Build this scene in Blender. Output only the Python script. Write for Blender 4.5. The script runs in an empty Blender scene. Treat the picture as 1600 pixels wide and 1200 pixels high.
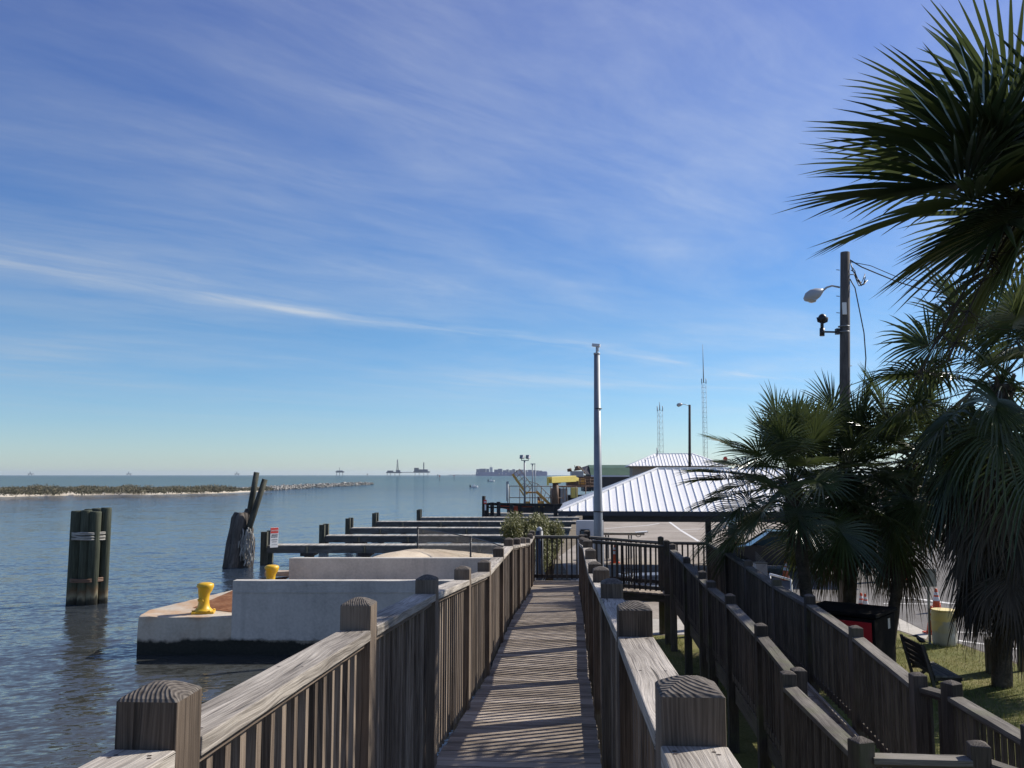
import bpy, bmesh, math, random
from mathutils import Vector, Matrix, noise as mnoise
R0 = random.Random(7)
sc = bpy.context.scene
COL = sc.collection
F = 1383.0                                   # focal length of the photo in pixels of a 1600 wide picture
PITCH = math.atan(142 / F)
EYE = Vector((0, 0, 4.0))                    # ground is z=0, water is z=-0.8
WATER = -0.8
Zup = Vector((0, 0, 1))
rad = math.radians

# ------------------------------------------------------------------ geometry helpers
def ray(px, py):
    v = (py - 600) / F
    return Vector(((px - 800) / F, math.cos(PITCH) + v * math.sin(PITCH), math.sin(PITCH) - v * math.cos(PITCH)))
def at(px, py, Y):                           # point seen at a pixel, at distance Y
    d = ray(px, py); return EYE + d * (Y / d.y)
def gnd(px, py, z=0.0):                      # point seen at a pixel on the level z
    d = ray(px, py); return EYE + d * ((z - EYE.z) / d.z)
WA = math.atan(90 / F)                       # heading of the boardwalk
CW, SW = math.cos(WA), math.sin(WA)
def W(l, d, z=0.0):                          # boardwalk frame: l to the right, d ahead
    return Vector((l * CW + d * SW, -l * SW + d * CW, z))
def lerp(a, b, t): return a + (b - a) * t
def table(xs, x):
    if x <= xs[0][0]: return xs[0][1]
    for (a, b), (c, d) in zip(xs, xs[1:]):
        if x <= c: return lerp(b, d, (x - a) / (c - a))
    return xs[-1][1]

class MB:
    def __init__(s, seed=1):
        s.V = []; s.F = []; s.U = []; s.M = []; s.R = []; s.S = []; s.rng = random.Random(seed)
    def face(s, idx, uv=None, m=0, r=0.5, smooth=False):
        s.F.append(tuple(idx)); s.U.append(uv or [(0, 0)] * len(idx)); s.M.append(m); s.R.append(r); s.S.append(smooth)
    def poly(s, pts, m=0, smooth=False, r=None):
        b = len(s.V); s.V += [Vector(p) for p in pts]
        s.face(range(b, b + len(pts)), [(p[0], p[1]) for p in pts], m, s.rng.random() if r is None else r, smooth)
    def box(s, c, size, rot=None, grain=2, m=0, end=None, taper=1.0):
        c = Vector(c); h = [x / 2 for x in size]; rot = rot or Matrix.Identity(3)
        b = len(s.V); co = []
        for i in (-1, 1):
            for j in (-1, 1):
                for k in (-1, 1):
                    t = taper if k > 0 else 1.0
                    co.append((i * h[0] * t, j * h[1] * t, k * h[2]))
        s.V += [c + rot @ Vector(p) for p in co]
        r = s.rng.random(); ou, ov = s.rng.random() * 40, s.rng.random() * 40
        quads = [((0, 1, 3, 2), 0), ((4, 6, 7, 5), 0), ((0, 4, 5, 1), 1), ((2, 3, 7, 6), 1), ((0, 2, 6, 4), 2), ((1, 5, 7, 3), 2)]
        for q, k in quads:
            if k != grain:
                o = 3 - k - grain
                uv = [(co[i][grain] + ou, co[i][o] + ov + k * .37) for i in q]; mm = m
            else:
                a, bb = [x for x in range(3) if x != k]
                uv = [(co[i][a] + ou, co[i][bb] + ov) for i in q]; mm = m if end is None else end
            s.face([b + i for i in q], uv, mm, r)
    def beam(s, p0, p1, w, h, up=Zup, m=0, end=None):
        p0 = Vector(p0); p1 = Vector(p1); x = (p1 - p0); L = x.length; x.normalize()
        y = up.cross(x)
        if y.length < 1e-4: y = Vector((0, 1, 0)).cross(x)
        y.normalize(); z = x.cross(y)
        s.box((p0 + p1) / 2, (L, w, h), Matrix((x, y, z)).transposed(), 0, m, end)
    def tube(s, pts, rs, n=8, m=0, cap=True, smooth=True, capm=None):
        pts = [Vector(p) for p in pts]
        if not isinstance(rs, (list, tuple)): rs = [rs] * len(pts)
        b = len(s.V); r = s.rng.random(); ou = s.rng.random() * 30; L = 0; ref = None; Ls = []
        for i, p in enumerate(pts):
            t = (pts[min(i + 1, len(pts) - 1)] - pts[max(i - 1, 0)]).normalized()
            if ref is None:
                ref = Vector((1, 0, 0)) if abs(t.x) < .8 else Vector((0, 1, 0))
            y = t.cross(ref).normalized(); x = y.cross(t); ref = x
            if i: L += (p - pts[i - 1]).length
            Ls.append(L)
            for k in range(n):
                a = 2 * math.pi * k / n
                s.V.append(p + (x * math.cos(a) + y * math.sin(a)) * rs[i])
        for i in range(len(pts) - 1):
            for k in range(n):
                k2 = (k + 1) % n; w = 2 * math.pi * max(rs[i], .001) / n
                s.face((b + i * n + k, b + i * n + k2, b + (i + 1) * n + k2, b + (i + 1) * n + k),
                       [(Ls[i] + ou, k * w), (Ls[i] + ou, (k + 1) * w), (Ls[i + 1] + ou, (k + 1) * w), (Ls[i + 1] + ou, k * w)], m, r, smooth)
        if cap:
            cm = m if capm is None else capm
            for i, rev in ((0, True), (len(pts) - 1, False)):
                ids = [b + i * n + k for k in range(n)]
                uv = [(rs[i] * math.cos(6.2832 * k / n), rs[i] * math.sin(6.2832 * k / n)) for k in range(n)]
                if rev: ids = ids[::-1]; uv = uv[::-1]
                s.face(ids, uv, cm, r)
    def lathe(s, base, prof, n=16, m=0, axis=None):
        s.tube([Vector(base) + Vector((0, 0, z)) for r_, z in prof], [r_ for r_, z in prof], n, m)
    def prism(s, poly, z0, z1, m=0, mtop=None):
        b = len(s.V); n = len(poly)
        s.V += [Vector((p[0], p[1], z0)) for p in poly] + [Vector((p[0], p[1], z1)) for p in poly]
        r = s.rng.random()
        L = 0
        for i in range(n):
            j = (i + 1) % n; d = (Vector(poly[j][:2]) - Vector(poly[i][:2])).length
            s.face((b + i, b + j, b + n + j, b + n + i), [(L, z0), (L + d, z0), (L + d, z1), (L, z1)], m, r); L += d
        s.face([b + n + i for i in range(n)], [(p[0], p[1]) for p in poly], m if mtop is None else mtop, r)
        s.face([b + i for i in range(n)][::-1], [(p[0], p[1]) for p in poly][::-1], m, r)
    def build(s, name, mats, parent=None, bevel=0, seg=2):
        me = bpy.data.meshes.new(name)
        me.from_pydata([v[:] for v in s.V], [], s.F)
        if not isinstance(mats, (list, tuple)): mats = [mats]
        for mt in mats: me.materials.append(mt)
        me.polygons.foreach_set('material_index', s.M)
        me.polygons.foreach_set('use_smooth', s.S)
        uv = me.uv_layers.new(name='UVMap')
        flat = [c for f in s.U for q in f for c in q]
        uv.data.foreach_set('uv', flat)
        at_ = me.attributes.new('rnd', 'FLOAT', 'FACE'); at_.data.foreach_set('value', s.R)
        me.update()
        o = bpy.data.objects.new(name, me); COL.objects.link(o)
        if parent is not None: o.parent = parent; o.matrix_parent_inverse = parent.matrix_world.inverted()
        if bevel:
            b = o.modifiers.new('bevel', 'BEVEL'); b.width = bevel; b.segments = seg; b.limit_method = 'ANGLE'; b.angle_limit = rad(35)
        return o

def tag(o, label=None, cat=None, group=None, kind=None):
    if label: o['label'] = label
    if cat: o['category'] = cat
    if group: o['group'] = group
    if kind: o['kind'] = kind
    return o
def thing(name, label, cat, loc=(0, 0, 0), group=None, rz=0):
    o = bpy.data.objects.new(name, None); COL.objects.link(o)
    o.empty_display_size = .3
    o.location = Vector(loc); o.rotation_euler = (0, 0, rz)
    o.matrix_world = Matrix.Translation(Vector(loc)) @ Matrix.Rotation(rz, 4, 'Z')
    return tag(o, label, cat, group)
def child(mb, name, mats, parent, bevel=0):  # geometry given in the parent's own frame
    o = mb.build(name, mats, None, bevel); o.parent = parent
    return o
def dup(root, loc, rz=0, label=None, group=None):
    r = root.copy(); COL.objects.link(r); r.location = loc; r.rotation_euler = (0, 0, rz)
    if label: r['label'] = label
    if group: r['group'] = group
    for ch in list(root.children):
        c = ch.copy(); COL.objects.link(c); c.parent = r
        for g in list(ch.children):
            d = g.copy(); COL.objects.link(d); d.parent = c
    return r
def struct(o, kind='structure'):
    o['kind'] = kind; return o

# ------------------------------------------------------------------ material helpers
class NT:
    def __init__(s, name, world=False):
        if world: s.nt = world.node_tree
        else:
            s.mat = bpy.data.materials.new(name); s.mat.use_nodes = True; s.nt = s.mat.node_tree
        s.nt.nodes.clear()
    def n(s, typ, ins=None, **props):
        nd = s.nt.nodes.new('ShaderNode' + typ)
        for k, v in props.items(): setattr(nd, k, v)
        for k, v in (ins or {}).items():
            sk = nd.inputs[k]
            if isinstance(v, bpy.types.NodeSocket): s.nt.links.new(v, sk)
            elif isinstance(v, bpy.types.Node): s.nt.links.new(v.outputs[0], sk)
            else:
                if sk.type == 'RGBA' and len(v) == 3: v = (*v, 1)
                sk.default_value = v
        return nd
    def math(s, op, a, b=0.0, c=0.0, clamp=False):
        return s.n('Math', {0: a, 1: b, 2: c}, operation=op, use_clamp=clamp).outputs[0]
    def ramp(s, fac, stops, interp='LINEAR'):
        nd = s.n('ValToRGB', {0: fac}); cr = nd.color_ramp; cr.interpolation = interp
        while len(cr.elements) < len(stops): cr.elements.new(.5)
        for e, (p, c) in zip(cr.elements, stops):
            e.position = p
            if not isinstance(c, (tuple, list)): c = (c, c, c)
            e.color = (*c, 1)
        return nd.outputs[0]
    def mix(s, fac, a, b, blend='MIX'):
        nd = s.n('Mix', {}, data_type='RGBA', blend_type=blend)
        for i, v in ((0, fac), (6, a), (7, b)):
            sk = nd.inputs[i]
            if isinstance(v, bpy.types.NodeSocket): s.nt.links.new(v, sk)
            else: sk.default_value = v if i == 0 else (*v, 1) if len(v) == 3 else v
        return nd.outputs[2]
    def noise(s, vec, scale=5, detail=4, rough=.55, dist=0.0):
        return s.n('TexNoise', {'Vector': vec, 'Scale': scale, 'Detail': detail, 'Roughness': rough, 'Distortion': dist}).outputs[0]
    def map(s, vec, scale=(1, 1, 1), loc=(0, 0, 0), rot=(0, 0, 0)):
        return s.n('Mapping', {'Vector': vec, 'Scale': scale, 'Location': loc, 'Rotation': rot}).outputs[0]
    def out(s, color, rough=.7, metal=0.0, height=None, dist=.01, strength=1.0, **kw):
        ins = {'Base Color': color, 'Roughness': rough, 'Metallic': metal}
        for k, v in kw.items(): ins[k.replace('_', ' ')] = v
        p = s.n('BsdfPrincipled', ins)
        if height is not None:
            b = s.n('Bump', {'Height': height, 'Distance': dist, 'Strength': strength})
            s.nt.links.new(b.outputs[0], p.inputs['Normal'])
        o = s.n('OutputMaterial'); s.nt.links.new(p.outputs[0], o.inputs[0])
        s.p = p
        return s.mat
    def pos(s): return s.n('NewGeometry').outputs['Position']
    def obj(s): return s.n('TexCoord').outputs['Object']
    def uv(s): return s.n('UVMap', uv_map='UVMap').outputs[0]
    def rnd(s): return s.n('Attribute', attribute_name='rnd').outputs['Fac']

def wood(name, dark, mid, light, rough=.85, grain=1.0, crack=.55, moss=0.0):
    t = NT(name); uv = t.uv(); r = t.rnd()
    wv = t.n('CombineXYZ', {'X': t.math('MULTIPLY', r, 37.0), 'Y': t.math('MULTIPLY', r, 17.0)})
    v = t.n('VectorMath', {0: uv, 1: wv.outputs[0]}, operation='ADD').outputs[0]
    warp = t.noise(t.map(v, (1.2, 5, 1)), 1.0, 2)
    v2 = t.n('VectorMath', {0: v, 1: t.n('CombineXYZ', {'Y': t.math('MULTIPLY', warp, .09)}).outputs[0]}, operation='ADD').outputs[0]
    g1 = t.noise(t.map(v2, (1.1 * grain, 85 * grain, 1)), 1.0, 7, .7)
    g2 = t.noise(t.map(v2, (3.5, 190, 1)), 1.0, 3, .6)
    bl = t.noise(t.map(v, (.9, 3.5, 1)), 1.3, 4, .6)
    f = t.math('ADD', t.math('MULTIPLY', g1, .5), t.math('MULTIPLY', g2, .5))
    f = t.math('ADD', f, t.math('MULTIPLY', t.math('SUBTRACT', r, .5), .2))
    f = t.math('ADD', f, t.math('MULTIPLY', t.math('SUBTRACT', bl, .5), .55))
    c = t.ramp(f, [(.33, dark), (.5, mid), (.68, light)])
    ck = t.noise(t.map(v2, (1.1, 48, 1), (5, 3, 0)), 1.0, 2, .5)
    ckm = t.ramp(ck, [(.315, 1.0), (.345, 0.0)])
    c = t.mix(t.math('MULTIPLY', ckm, crack), c, tuple(x * .25 for x in dark))
    kn = t.n('TexVoronoi', {'Vector': t.map(v, (1.3, 6, 1)), 'Scale': 1.0}).outputs[0]
    c = t.mix(t.math('MULTIPLY', t.ramp(kn, [(.03, 1.0), (.11, 0.0)]), .55), c, tuple(x * .45 for x in dark))
    if moss:
        ms = t.ramp(t.noise(t.pos(), 2.3, 4), [(.52, 0.0), (.68, 1.0)])
        c = t.mix(t.math('MULTIPLY', ms, moss), c, (.10, .12, .035))
    h = t.math('SUBTRACT', t.math('ADD', t.math('MULTIPLY', g1, .8), t.math('MULTIPLY', g2, .3)), t.math('MULTIPLY', ckm, .6))
    return t.out(c, rough, height=h, dist=.006, strength=.9, Specular_IOR_Level=.25)
def endgrain(name, dark, light):
    t = NT(name); uv = t.uv(); r = t.rnd()
    off = t.n('CombineXYZ', {'X': t.math('MULTIPLY_ADD', r, .12, -.06), 'Y': t.math('MULTIPLY_ADD', r, .07, .045)}).outputs[0]
    v = t.n('VectorMath', {0: uv, 1: off}, operation='ADD').outputs[0]
    wob = t.noise(v, 18, 2)
    dst = t.n('VectorMath', {0: v}, operation='LENGTH').outputs['Value']
    ph = t.math('MULTIPLY_ADD', dst, 640.0, t.math('MULTIPLY', wob, 9.0))
    ring = t.math('MULTIPLY_ADD', t.math('SINE', ph), .5, .5)
    nz = t.noise(v, 60, 4)
    c = t.ramp(t.math('ADD', t.math('MULTIPLY', ring, .2), t.math('MULTIPLY', nz, .8)), [(.3, dark), (.75, light)])
    return t.out(c, .9, height=ring, dist=.002, strength=.9, Specular_IOR_Level=.2)
def paint(name, col, rough=.45, var=.25, metal=0.0, dirt=(.12, .1, .08), dirtamt=.35, scale=3.0, bump=.002):
    t = NT(name); p = t.obj(); n1 = t.noise(p, scale, 6, .65); n2 = t.noise(p, scale * 9, 3)
    c = t.mix(t.ramp(n1, [(.35, 0.0), (.75, 1.0)]), tuple(x * (1 - var) for x in col), col)
    d = t.ramp(t.math('ADD', t.math('MULTIPLY', n1, .6), t.math('MULTIPLY', n2, .4)), [(.52, 0.0), (.72, 1.0)])
    c = t.mix(t.math('MULTIPLY', d, dirtamt), c, dirt)
    return t.out(c, rough, metal, height=n2, dist=bump, strength=.5)
def ground(name, a, b, c3, scale=.6, fine=30, bump=.02):
    t = NT(name); p = t.pos(); n1 = t.noise(p, scale, 6, .6); n2 = t.noise(p, fine, 4, .6)
    f = t.math('ADD', t.math('MULTIPLY', n1, .6), t.math('MULTIPLY', n2, .4))
    return t.out(t.ramp(f, [(.35, a), (.5, b), (.66, c3)]), .95, height=n2, dist=bump, strength=.7, Specular_IOR_Level=.15)

M = {}
M['deck'] = wood('weathered_deck_boards', (.10, .078, .058), (.265, .218, .172), (.44, .375, .305), moss=.06)
M['cap'] = wood('weathered_handrail', (.13, .112, .094), (.345, .308, .262), (.57, .515, .445), crack=.8)
M['post'] = wood('weathered_post', (.05, .037, .027), (.122, .092, .068), (.215, .168, .125))
M['slat'] = wood('weathered_slats', (.058, .043, .032), (.155, .118, .088), (.30, .24, .185))
M['dslat'] = wood('dark_timber_slats', (.028, .022, .018), (.068, .056, .044), (.135, .112, .088))  # same grain as the weathered slats, in a darker brown
M['dpost'] = wood('dark_timber_post', (.03, .025, .02), (.07, .058, .046), (.135, .112, .09), moss=.25)  # darker brown than the weathered posts, plus moss patches
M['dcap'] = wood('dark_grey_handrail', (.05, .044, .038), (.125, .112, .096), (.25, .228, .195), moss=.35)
M['end'] = endgrain('post_end_grain', (.045, .038, .033), (.19, .165, .14))
M['pile'] = wood('green_treated_pile', (.026, .027, .02), (.07, .07, .052), (.145, .142, .11))
M['pierwood'] = wood('pale_pier_planks', (.20, .185, .155), (.36, .33, .285), (.52, .485, .42))
M['pierside'] = wood('green_grey_pier_side', (.05, .048, .042), (.105, .10, .09), (.19, .18, .16))
M['wreckwood'] = wood('weathered_wreck_pile', (.022, .019, .017), (.07, .06, .052), (.16, .14, .12))
M['blackwood'] = wood('tarred_timber', (.012, .011, .011), (.028, .025, .024), (.06, .052, .048))
M['pole'] = wood('utility_pole_wood', (.03, .026, .024), (.075, .065, .058), (.14, .125, .11), moss=0)

def pile_mat():
    t = NT('weathered_dolphin_pile'); uv = t.uv(); r = t.rnd(); z = t.n('SeparateXYZ', {0: t.pos()}).outputs[2]
    v = t.n('VectorMath', {0: uv, 1: t.n('CombineXYZ', {'X': t.math('MULTIPLY', r, 31.0)}).outputs[0]}, operation='ADD').outputs[0]
    g = t.noise(t.map(v, (1.0, 22, 1)), 1.0, 6, .65); b = t.noise(t.map(v, (.7, 2, 1)), 1.0, 4)
    c = t.ramp(t.math('ADD', t.math('MULTIPLY', g, .6), t.math('MULTIPLY', b, .4)), [(.34, (.020, .026, .017)), (.5, (.055, .062, .042)), (.66, (.12, .125, .088))])
    zz = t.math('ADD', z, t.math('MULTIPLY', t.math('SUBTRACT', b, .5), .8))
    band = t.ramp(t.math('MULTIPLY_ADD', zz, .5, .5), [(.12, (.02, .018, .015)), (.2, (.05, .045, .035)), (.26, (.30, .27, .18)), (.36, (.16, .10, .05)), (.46, (.10, .11, .07))])
    f = t.ramp(t.math('MULTIPLY_ADD', zz, .5, .5), [(.34, 1.0), (.5, 0.0)])
    c = t.mix(t.math('MULTIPLY', f, .8), c, band)
    return t.out(c, .85, height=g, dist=.02, strength=.8, Specular_IOR_Level=.25)
M['dolphin'] = pile_mat()

def concrete(name, base, tide=None, rust=0):
    t = NT(name); p = t.pos(); n1 = t.noise(p, .7, 6, .6); n2 = t.noise(p, 14, 5, .6)
    st = t.noise(t.map(p, (1.6, 1.6, .12)), 1.0, 5, .6)
    f = t.math('ADD', t.math('ADD', t.math('MULTIPLY', n1, .45), t.math('MULTIPLY', n2, .25)), t.math('MULTIPLY', st, .3))
    c = t.ramp(f, [(.36, tuple(x * .68 for x in base)), (.5, base), (.64, tuple(min(.8, x * 1.25) for x in base))])
    c = t.mix(t.math('MULTIPLY', t.ramp(st, [(.57, 0.0), (.72, 1.0)]), .5), c, tuple(x * .38 for x in base))
    if rust:
        zt = t.n('SeparateXYZ', {0: p}).outputs[2]
        rm = t.math('MULTIPLY', t.ramp(t.noise(p, .9, 5, .6), [(.42, 0.0), (.62, 1.0)]), t.ramp(zt, [(.05, .25), (.19, 1.0)]))
        c = t.mix(t.math('MULTIPLY', rm, rust), c, (.40, .22, .10))
    if tide is not None:
        z = t.n('SeparateXYZ', {0: p}).outputs[2]
        zz = t.math('ADD', z, t.math('MULTIPLY', t.math('SUBTRACT', t.noise(p, 1.5, 6, .65), .5), .45))
        k = t.ramp(t.math('MULTIPLY_ADD', t.math('SUBTRACT', zz, tide), 5.0, .5), [(.2, 1.0), (.75, 0.0)])
        c = t.mix(k, c, t.mix(n2, (.012, .013, .011), (.045, .045, .035)))
    return t.out(c, .9, height=t.math('ADD', n2, t.math('MULTIPLY', n1, .5)), dist=.012, strength=.6, Specular_IOR_Level=.2)
M['conc'] = concrete('dock_concrete', (.47, .42, .34), -.42, .75)
M['concwall'] = concrete('wall_concrete', (.47, .44, .39), -.42)
M['path'] = concrete('path_concrete', (.42, .39, .34))
M['lot'] = ground('sun_bleached_lot', (.21, .18, .15), (.30, .262, .22), (.39, .345, .295), .35, 6, .01)
M['asphalt'] = ground('worn_asphalt', (.115, .107, .10), (.16, .15, .14), (.21, .198, .186), .5, 25, .01)
M['line'] = paint('road_line_paint', (.72, .70, .66), .8, .2, dirtamt=.5, scale=4)
M['soil'] = ground('sandy_soil', (.10, .08, .055), (.17, .14, .10), (.26, .22, .16), .8, 18, .02)
M['turf'] = ground('dry_turf', (.075, .09, .022), (.14, .14, .045), (.24, .20, .10), 1.1, 24, .03)
M['sand'] = ground('pale_sand', (.46, .36, .25), (.62, .51, .37), (.74, .64, .49), .8, 22, .03)
M['isand'] = ground('island_beach_sand', (.30, .26, .2), (.46, .41, .33), (.58, .53, .44), .2, 3, .05)
M['rock'] = ground('pale_riprap', (.09, .088, .08), (.27, .26, .24), (.52, .51, .48), .9, 2.2, .05)
M['rust'] = ground('rusted_steel_plate', (.10, .04, .018), (.20, .085, .038), (.30, .17, .09), 1.3, 12, .01)
M['yellow'] = paint('yellow_bollard_paint', (.72, .43, .015), .42, .15, dirt=(.26, .10, .02), dirtamt=.75, scale=7)
M['craneyellow'] = paint('crane_yellow', (.86, .68, .16), .5, .15, dirtamt=.35, scale=1.5)
M['ochre'] = paint('ochre_steel', (.68, .36, .06), .55, .25, dirt=(.16, .06, .02), dirtamt=.6, scale=1.5)
M['brownsteel'] = paint('brown_rusty_steel', (.17, .095, .055), .7, .3, scale=1.5)
M['white'] = paint('white_metal_roof', (.90, .885, .85), .5, .05, dirt=(.5, .5, .48), dirtamt=.2, scale=.9)
M['whitep'] = paint('white_panel', (.62, .63, .64), .4, .1, dirtamt=.15, scale=2)
M['navy'] = paint('dark_navy_post', (.018, .026, .045), .5, .2, dirtamt=.1)
M['steel'] = paint('galvanised_steel', (.24, .26, .285), .5, .25, metal=.3, dirtamt=.25, scale=4)
M['lgrey'] = paint('light_grey_paint', (.40, .41, .42), .5, .15, dirtamt=.3)
M['black'] = paint('black_plastic', (.012, .012, .014), .45, .2, dirtamt=.05)
M['hull'] = paint('dark_hull', (.022, .022, .026), .6, .3, dirt=(.12, .05, .03), dirtamt=.5, scale=.8)
M['orange'] = paint('cone_orange', (.72, .10, .018), .5, .12, dirt=(.3, .1, .05), dirtamt=.25, scale=6)
M['netting'] = paint('orange_netting', (.78, .12, .035), .6, .2, dirtamt=.1)
M['cwhite'] = paint('cone_white_band', (.78, .77, .75), .4, .1, dirtamt=.25, scale=8)
M['red'] = paint('red_bin_paint', (.62, .015, .02), .5, .15, dirtamt=.15)
M['rsign'] = paint('red_sign_paint', (.68, .05, .035), .5, .1, dirtamt=.1)
M['wsign'] = paint('white_sign_paint', (.78, .77, .74), .5, .06, dirtamt=.1)
M['ink'] = paint('sign_ink', (.02, .02, .02), .6, .1, dirtamt=0)
M['green'] = paint('green_roof_sheet', (.055, .115, .06), .55, .25, dirtamt=.2, scale=.5)
M['tan'] = paint('tan_wall', (.34, .27, .2), .8, .15, scale=.5)
def _barrel():
    t = NT('faded_yellow_barrel'); p = t.obj(); sp_ = t.n('SeparateXYZ', {0: p}).outputs
    n1 = t.noise(p, 2.6, 5, .6); n2 = t.noise(t.map(p, (9, 9, 1.6)), 1.0, 4)
    k = t.math('ADD', t.math('MULTIPLY', t.math('SUBTRACT', sp_[2], .45), 2.2), t.math('MULTIPLY', t.math('SUBTRACT', n1, .5), 2.4))
    k = t.math('SUBTRACT', k, t.math('MULTIPLY', sp_[0], 1.6))
    c = t.mix(t.ramp(k, [(.0, 0.0), (.22, 1.0)]), t.mix(n2, (.33, .31, .25), (.60, .57, .47)), (.74, .60, .26))
    return t.out(c, .6, height=n2, dist=.003)
M['barrel'] = _barrel()
M['shipblue'] = paint('ship_blue', (.01, .035, .20), .6, .2, dirtamt=.1, scale=.02)
M['shipbox'] = paint('ship_containers_blue', (.012, .035, .16), .6, .4, dirt=(.05, .05, .12), dirtamt=.4, scale=.03)
M['rope'] = ground('bleached_rope', (.17, .16, .14), (.33, .315, .28), (.50, .48, .43), 3, 60, .01)
M['cable'] = paint('black_cable', (.015, .015, .017), .5, .1, dirtamt=0)
M['carpaint'] = paint('dark_blue_car_paint', (.012, .015, .03), .25, .1, dirtamt=.05)
def _matblack():
    t = NT('matt_black_sheet'); n = t.noise(t.obj(), 4, 5); return t.out(t.ramp(n, [(.3, (.006, .006, .007)), (.7, (.014, .013, .013))]), .9, Specular_IOR_Level=.08)
M['matblack'] = _matblack()
M['tyre'] = paint('tyre_rubber', (.015, .015, .015), .85, .2, dirtamt=.2)
M['bluegrey'] = paint('blue_grey_table_top', (.19, .22, .27), .35, .15, dirtamt=.15)
M['rig'] = paint('rig_steel', (.10, .11, .12), .7, .2, dirtamt=.2, scale=.03)
M['markerred'] = paint('channel_marker_red', (.45, .06, .04), .6, .1)
def glass(name, col):
    t = NT(name); return t.out(col, .06, Specular_IOR_Level=.8)
M['glass'] = glass('windscreen_glass', (.05, .09, .12))
M['lens'] = glass('lamp_lens', (.35, .35, .33))
def leafmat(name, a, b, c3, rough=.33, trans=.18):
    t = NT(name); r = t.rnd(); p = t.pos(); n = t.noise(p, 1.6, 3)
    f = t.math('ADD', t.math('MULTIPLY', r, .6), t.math('MULTIPLY', n, .4))
    c = t.ramp(f, [(.2, a), (.5, b), (.85, c3)])
    pr = t.n('BsdfPrincipled', {'Base Color': c, 'Roughness': rough, 'Specular IOR Level': .55})
    tr = t.n('BsdfTranslucent', {'Color': t.mix(.5, c, c3)})
    mx = t.n('MixShader', {0: trans, 1: pr.outputs[0], 2: tr.outputs[0]})
    o = t.n('OutputMaterial', {0: mx.outputs[0]}); return t.mat
M['frond'] = leafmat('palm_frond_green', (.020, .034, .011), (.043, .066, .021), (.105, .128, .042), .28, .24)
M['dead'] = leafmat('dead_frond_brown', (.035, .028, .017), (.075, .056, .034), (.13, .10, .06), .8, .08)
M['bush'] = leafmat('olive_shrub_leaf', (.085, .09, .028), (.15, .155, .045), (.24, .23, .075), .6, .3)
M['scrub'] = leafmat('island_scrub_leaf', (.075, .075, .04), (.13, .12, .07), (.20, .165, .10), .8, .2)
M['blade'] = leafmat('grass_blade', (.085, .13, .018), (.15, .185, .032), (.28, .25, .10), .6, .25)
M['trunk'] = ground('palm_trunk_bark', (.045, .036, .028), (.085, .07, .055), (.15, .125, .10), 3, 22, .03)
M['twig'] = ground('bare_twig', (.03, .025, .02), (.06, .05, .04), (.09, .075, .06), 3, 20, .01)

M['nail'] = paint('rusty_nail', (.05, .03, .022), .7, .3)
# ------------------------------------------------------------------ boardwalk
DROP = [(-6, 1.66), (0, 1.66), (2.04, 1.75), (4.1, 1.838), (6.15, 1.95), (8.2, 2.095), (10.2, 2.24), (14.3, 2.27), (20.6, 2.695), (40, 2.695)]
def dz(d): return 4.0 - table(DROP, d)
D2 = [(6, 3.26), (9.5, 3.26), (11.4, 3.11), (13.5, 3.02), (15.3, 3.02), (20, 2.86), (21.6, 2.84), (23, 2.84)]
def dz2(d): return 4.0 - table(D2, d)

def yawmat(t):
    x = Vector((t.x, t.y, 0)).normalized(); y = Vector((-x.y, x.x, 0))
    return Matrix((x, y, Zup)).transposed()
def post(parent, p, zb, zt, t, mats, seed, w=.14):
    mb = MB(seed); Rm = yawmat(t); h = w / 2
    hj = (R0.random() - .5) * .02
    zt += hj
    p = Vector((p.x, p.y, 0))
    mb.box((p.x, p.y, (zb + zt) / 2), (w, w, zt - zb), Rm, 2, 0)
    mb.F.pop(); mb.U.pop(); mb.M.pop(); mb.R.pop(); mb.S.pop()     # open the top for the shaped cap
    prof = [(1.0, 0), (.93, .006), (.64, .017), (.32, .027), (.06, .031)]
    b = len(mb.V); r = mb.rng.random()
    for (k, z) in prof:
        for sx, sy in ((-1, -1), (1, -1), (1, 1), (-1, 1)):
            mb.V.append(Vector((p.x, p.y, zt + z)) + Rm @ Vector((sx * h * k, sy * h * k, 0)))
    cu = lambda i: tuple((Rm.transposed() @ (mb.V[i] - p)).xy)
    for i in range(len(prof) - 1):
        for k in range(4):
            q = (b + i * 4 + k, b + i * 4 + (k + 1) % 4, b + i * 4 + 4 + (k + 1) % 4, b + i * 4 + 4 + k)
            mb.face(q, [cu(x) for x in q], 1, r, False)
    q = [b + (len(prof) - 1) * 4 + k for k in range(4)]
    mb.face(q, [cu(x) for x in q], 1, r)
    return mb.build('post', mats, parent, bevel=.004)
RAILN = [0]
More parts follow.
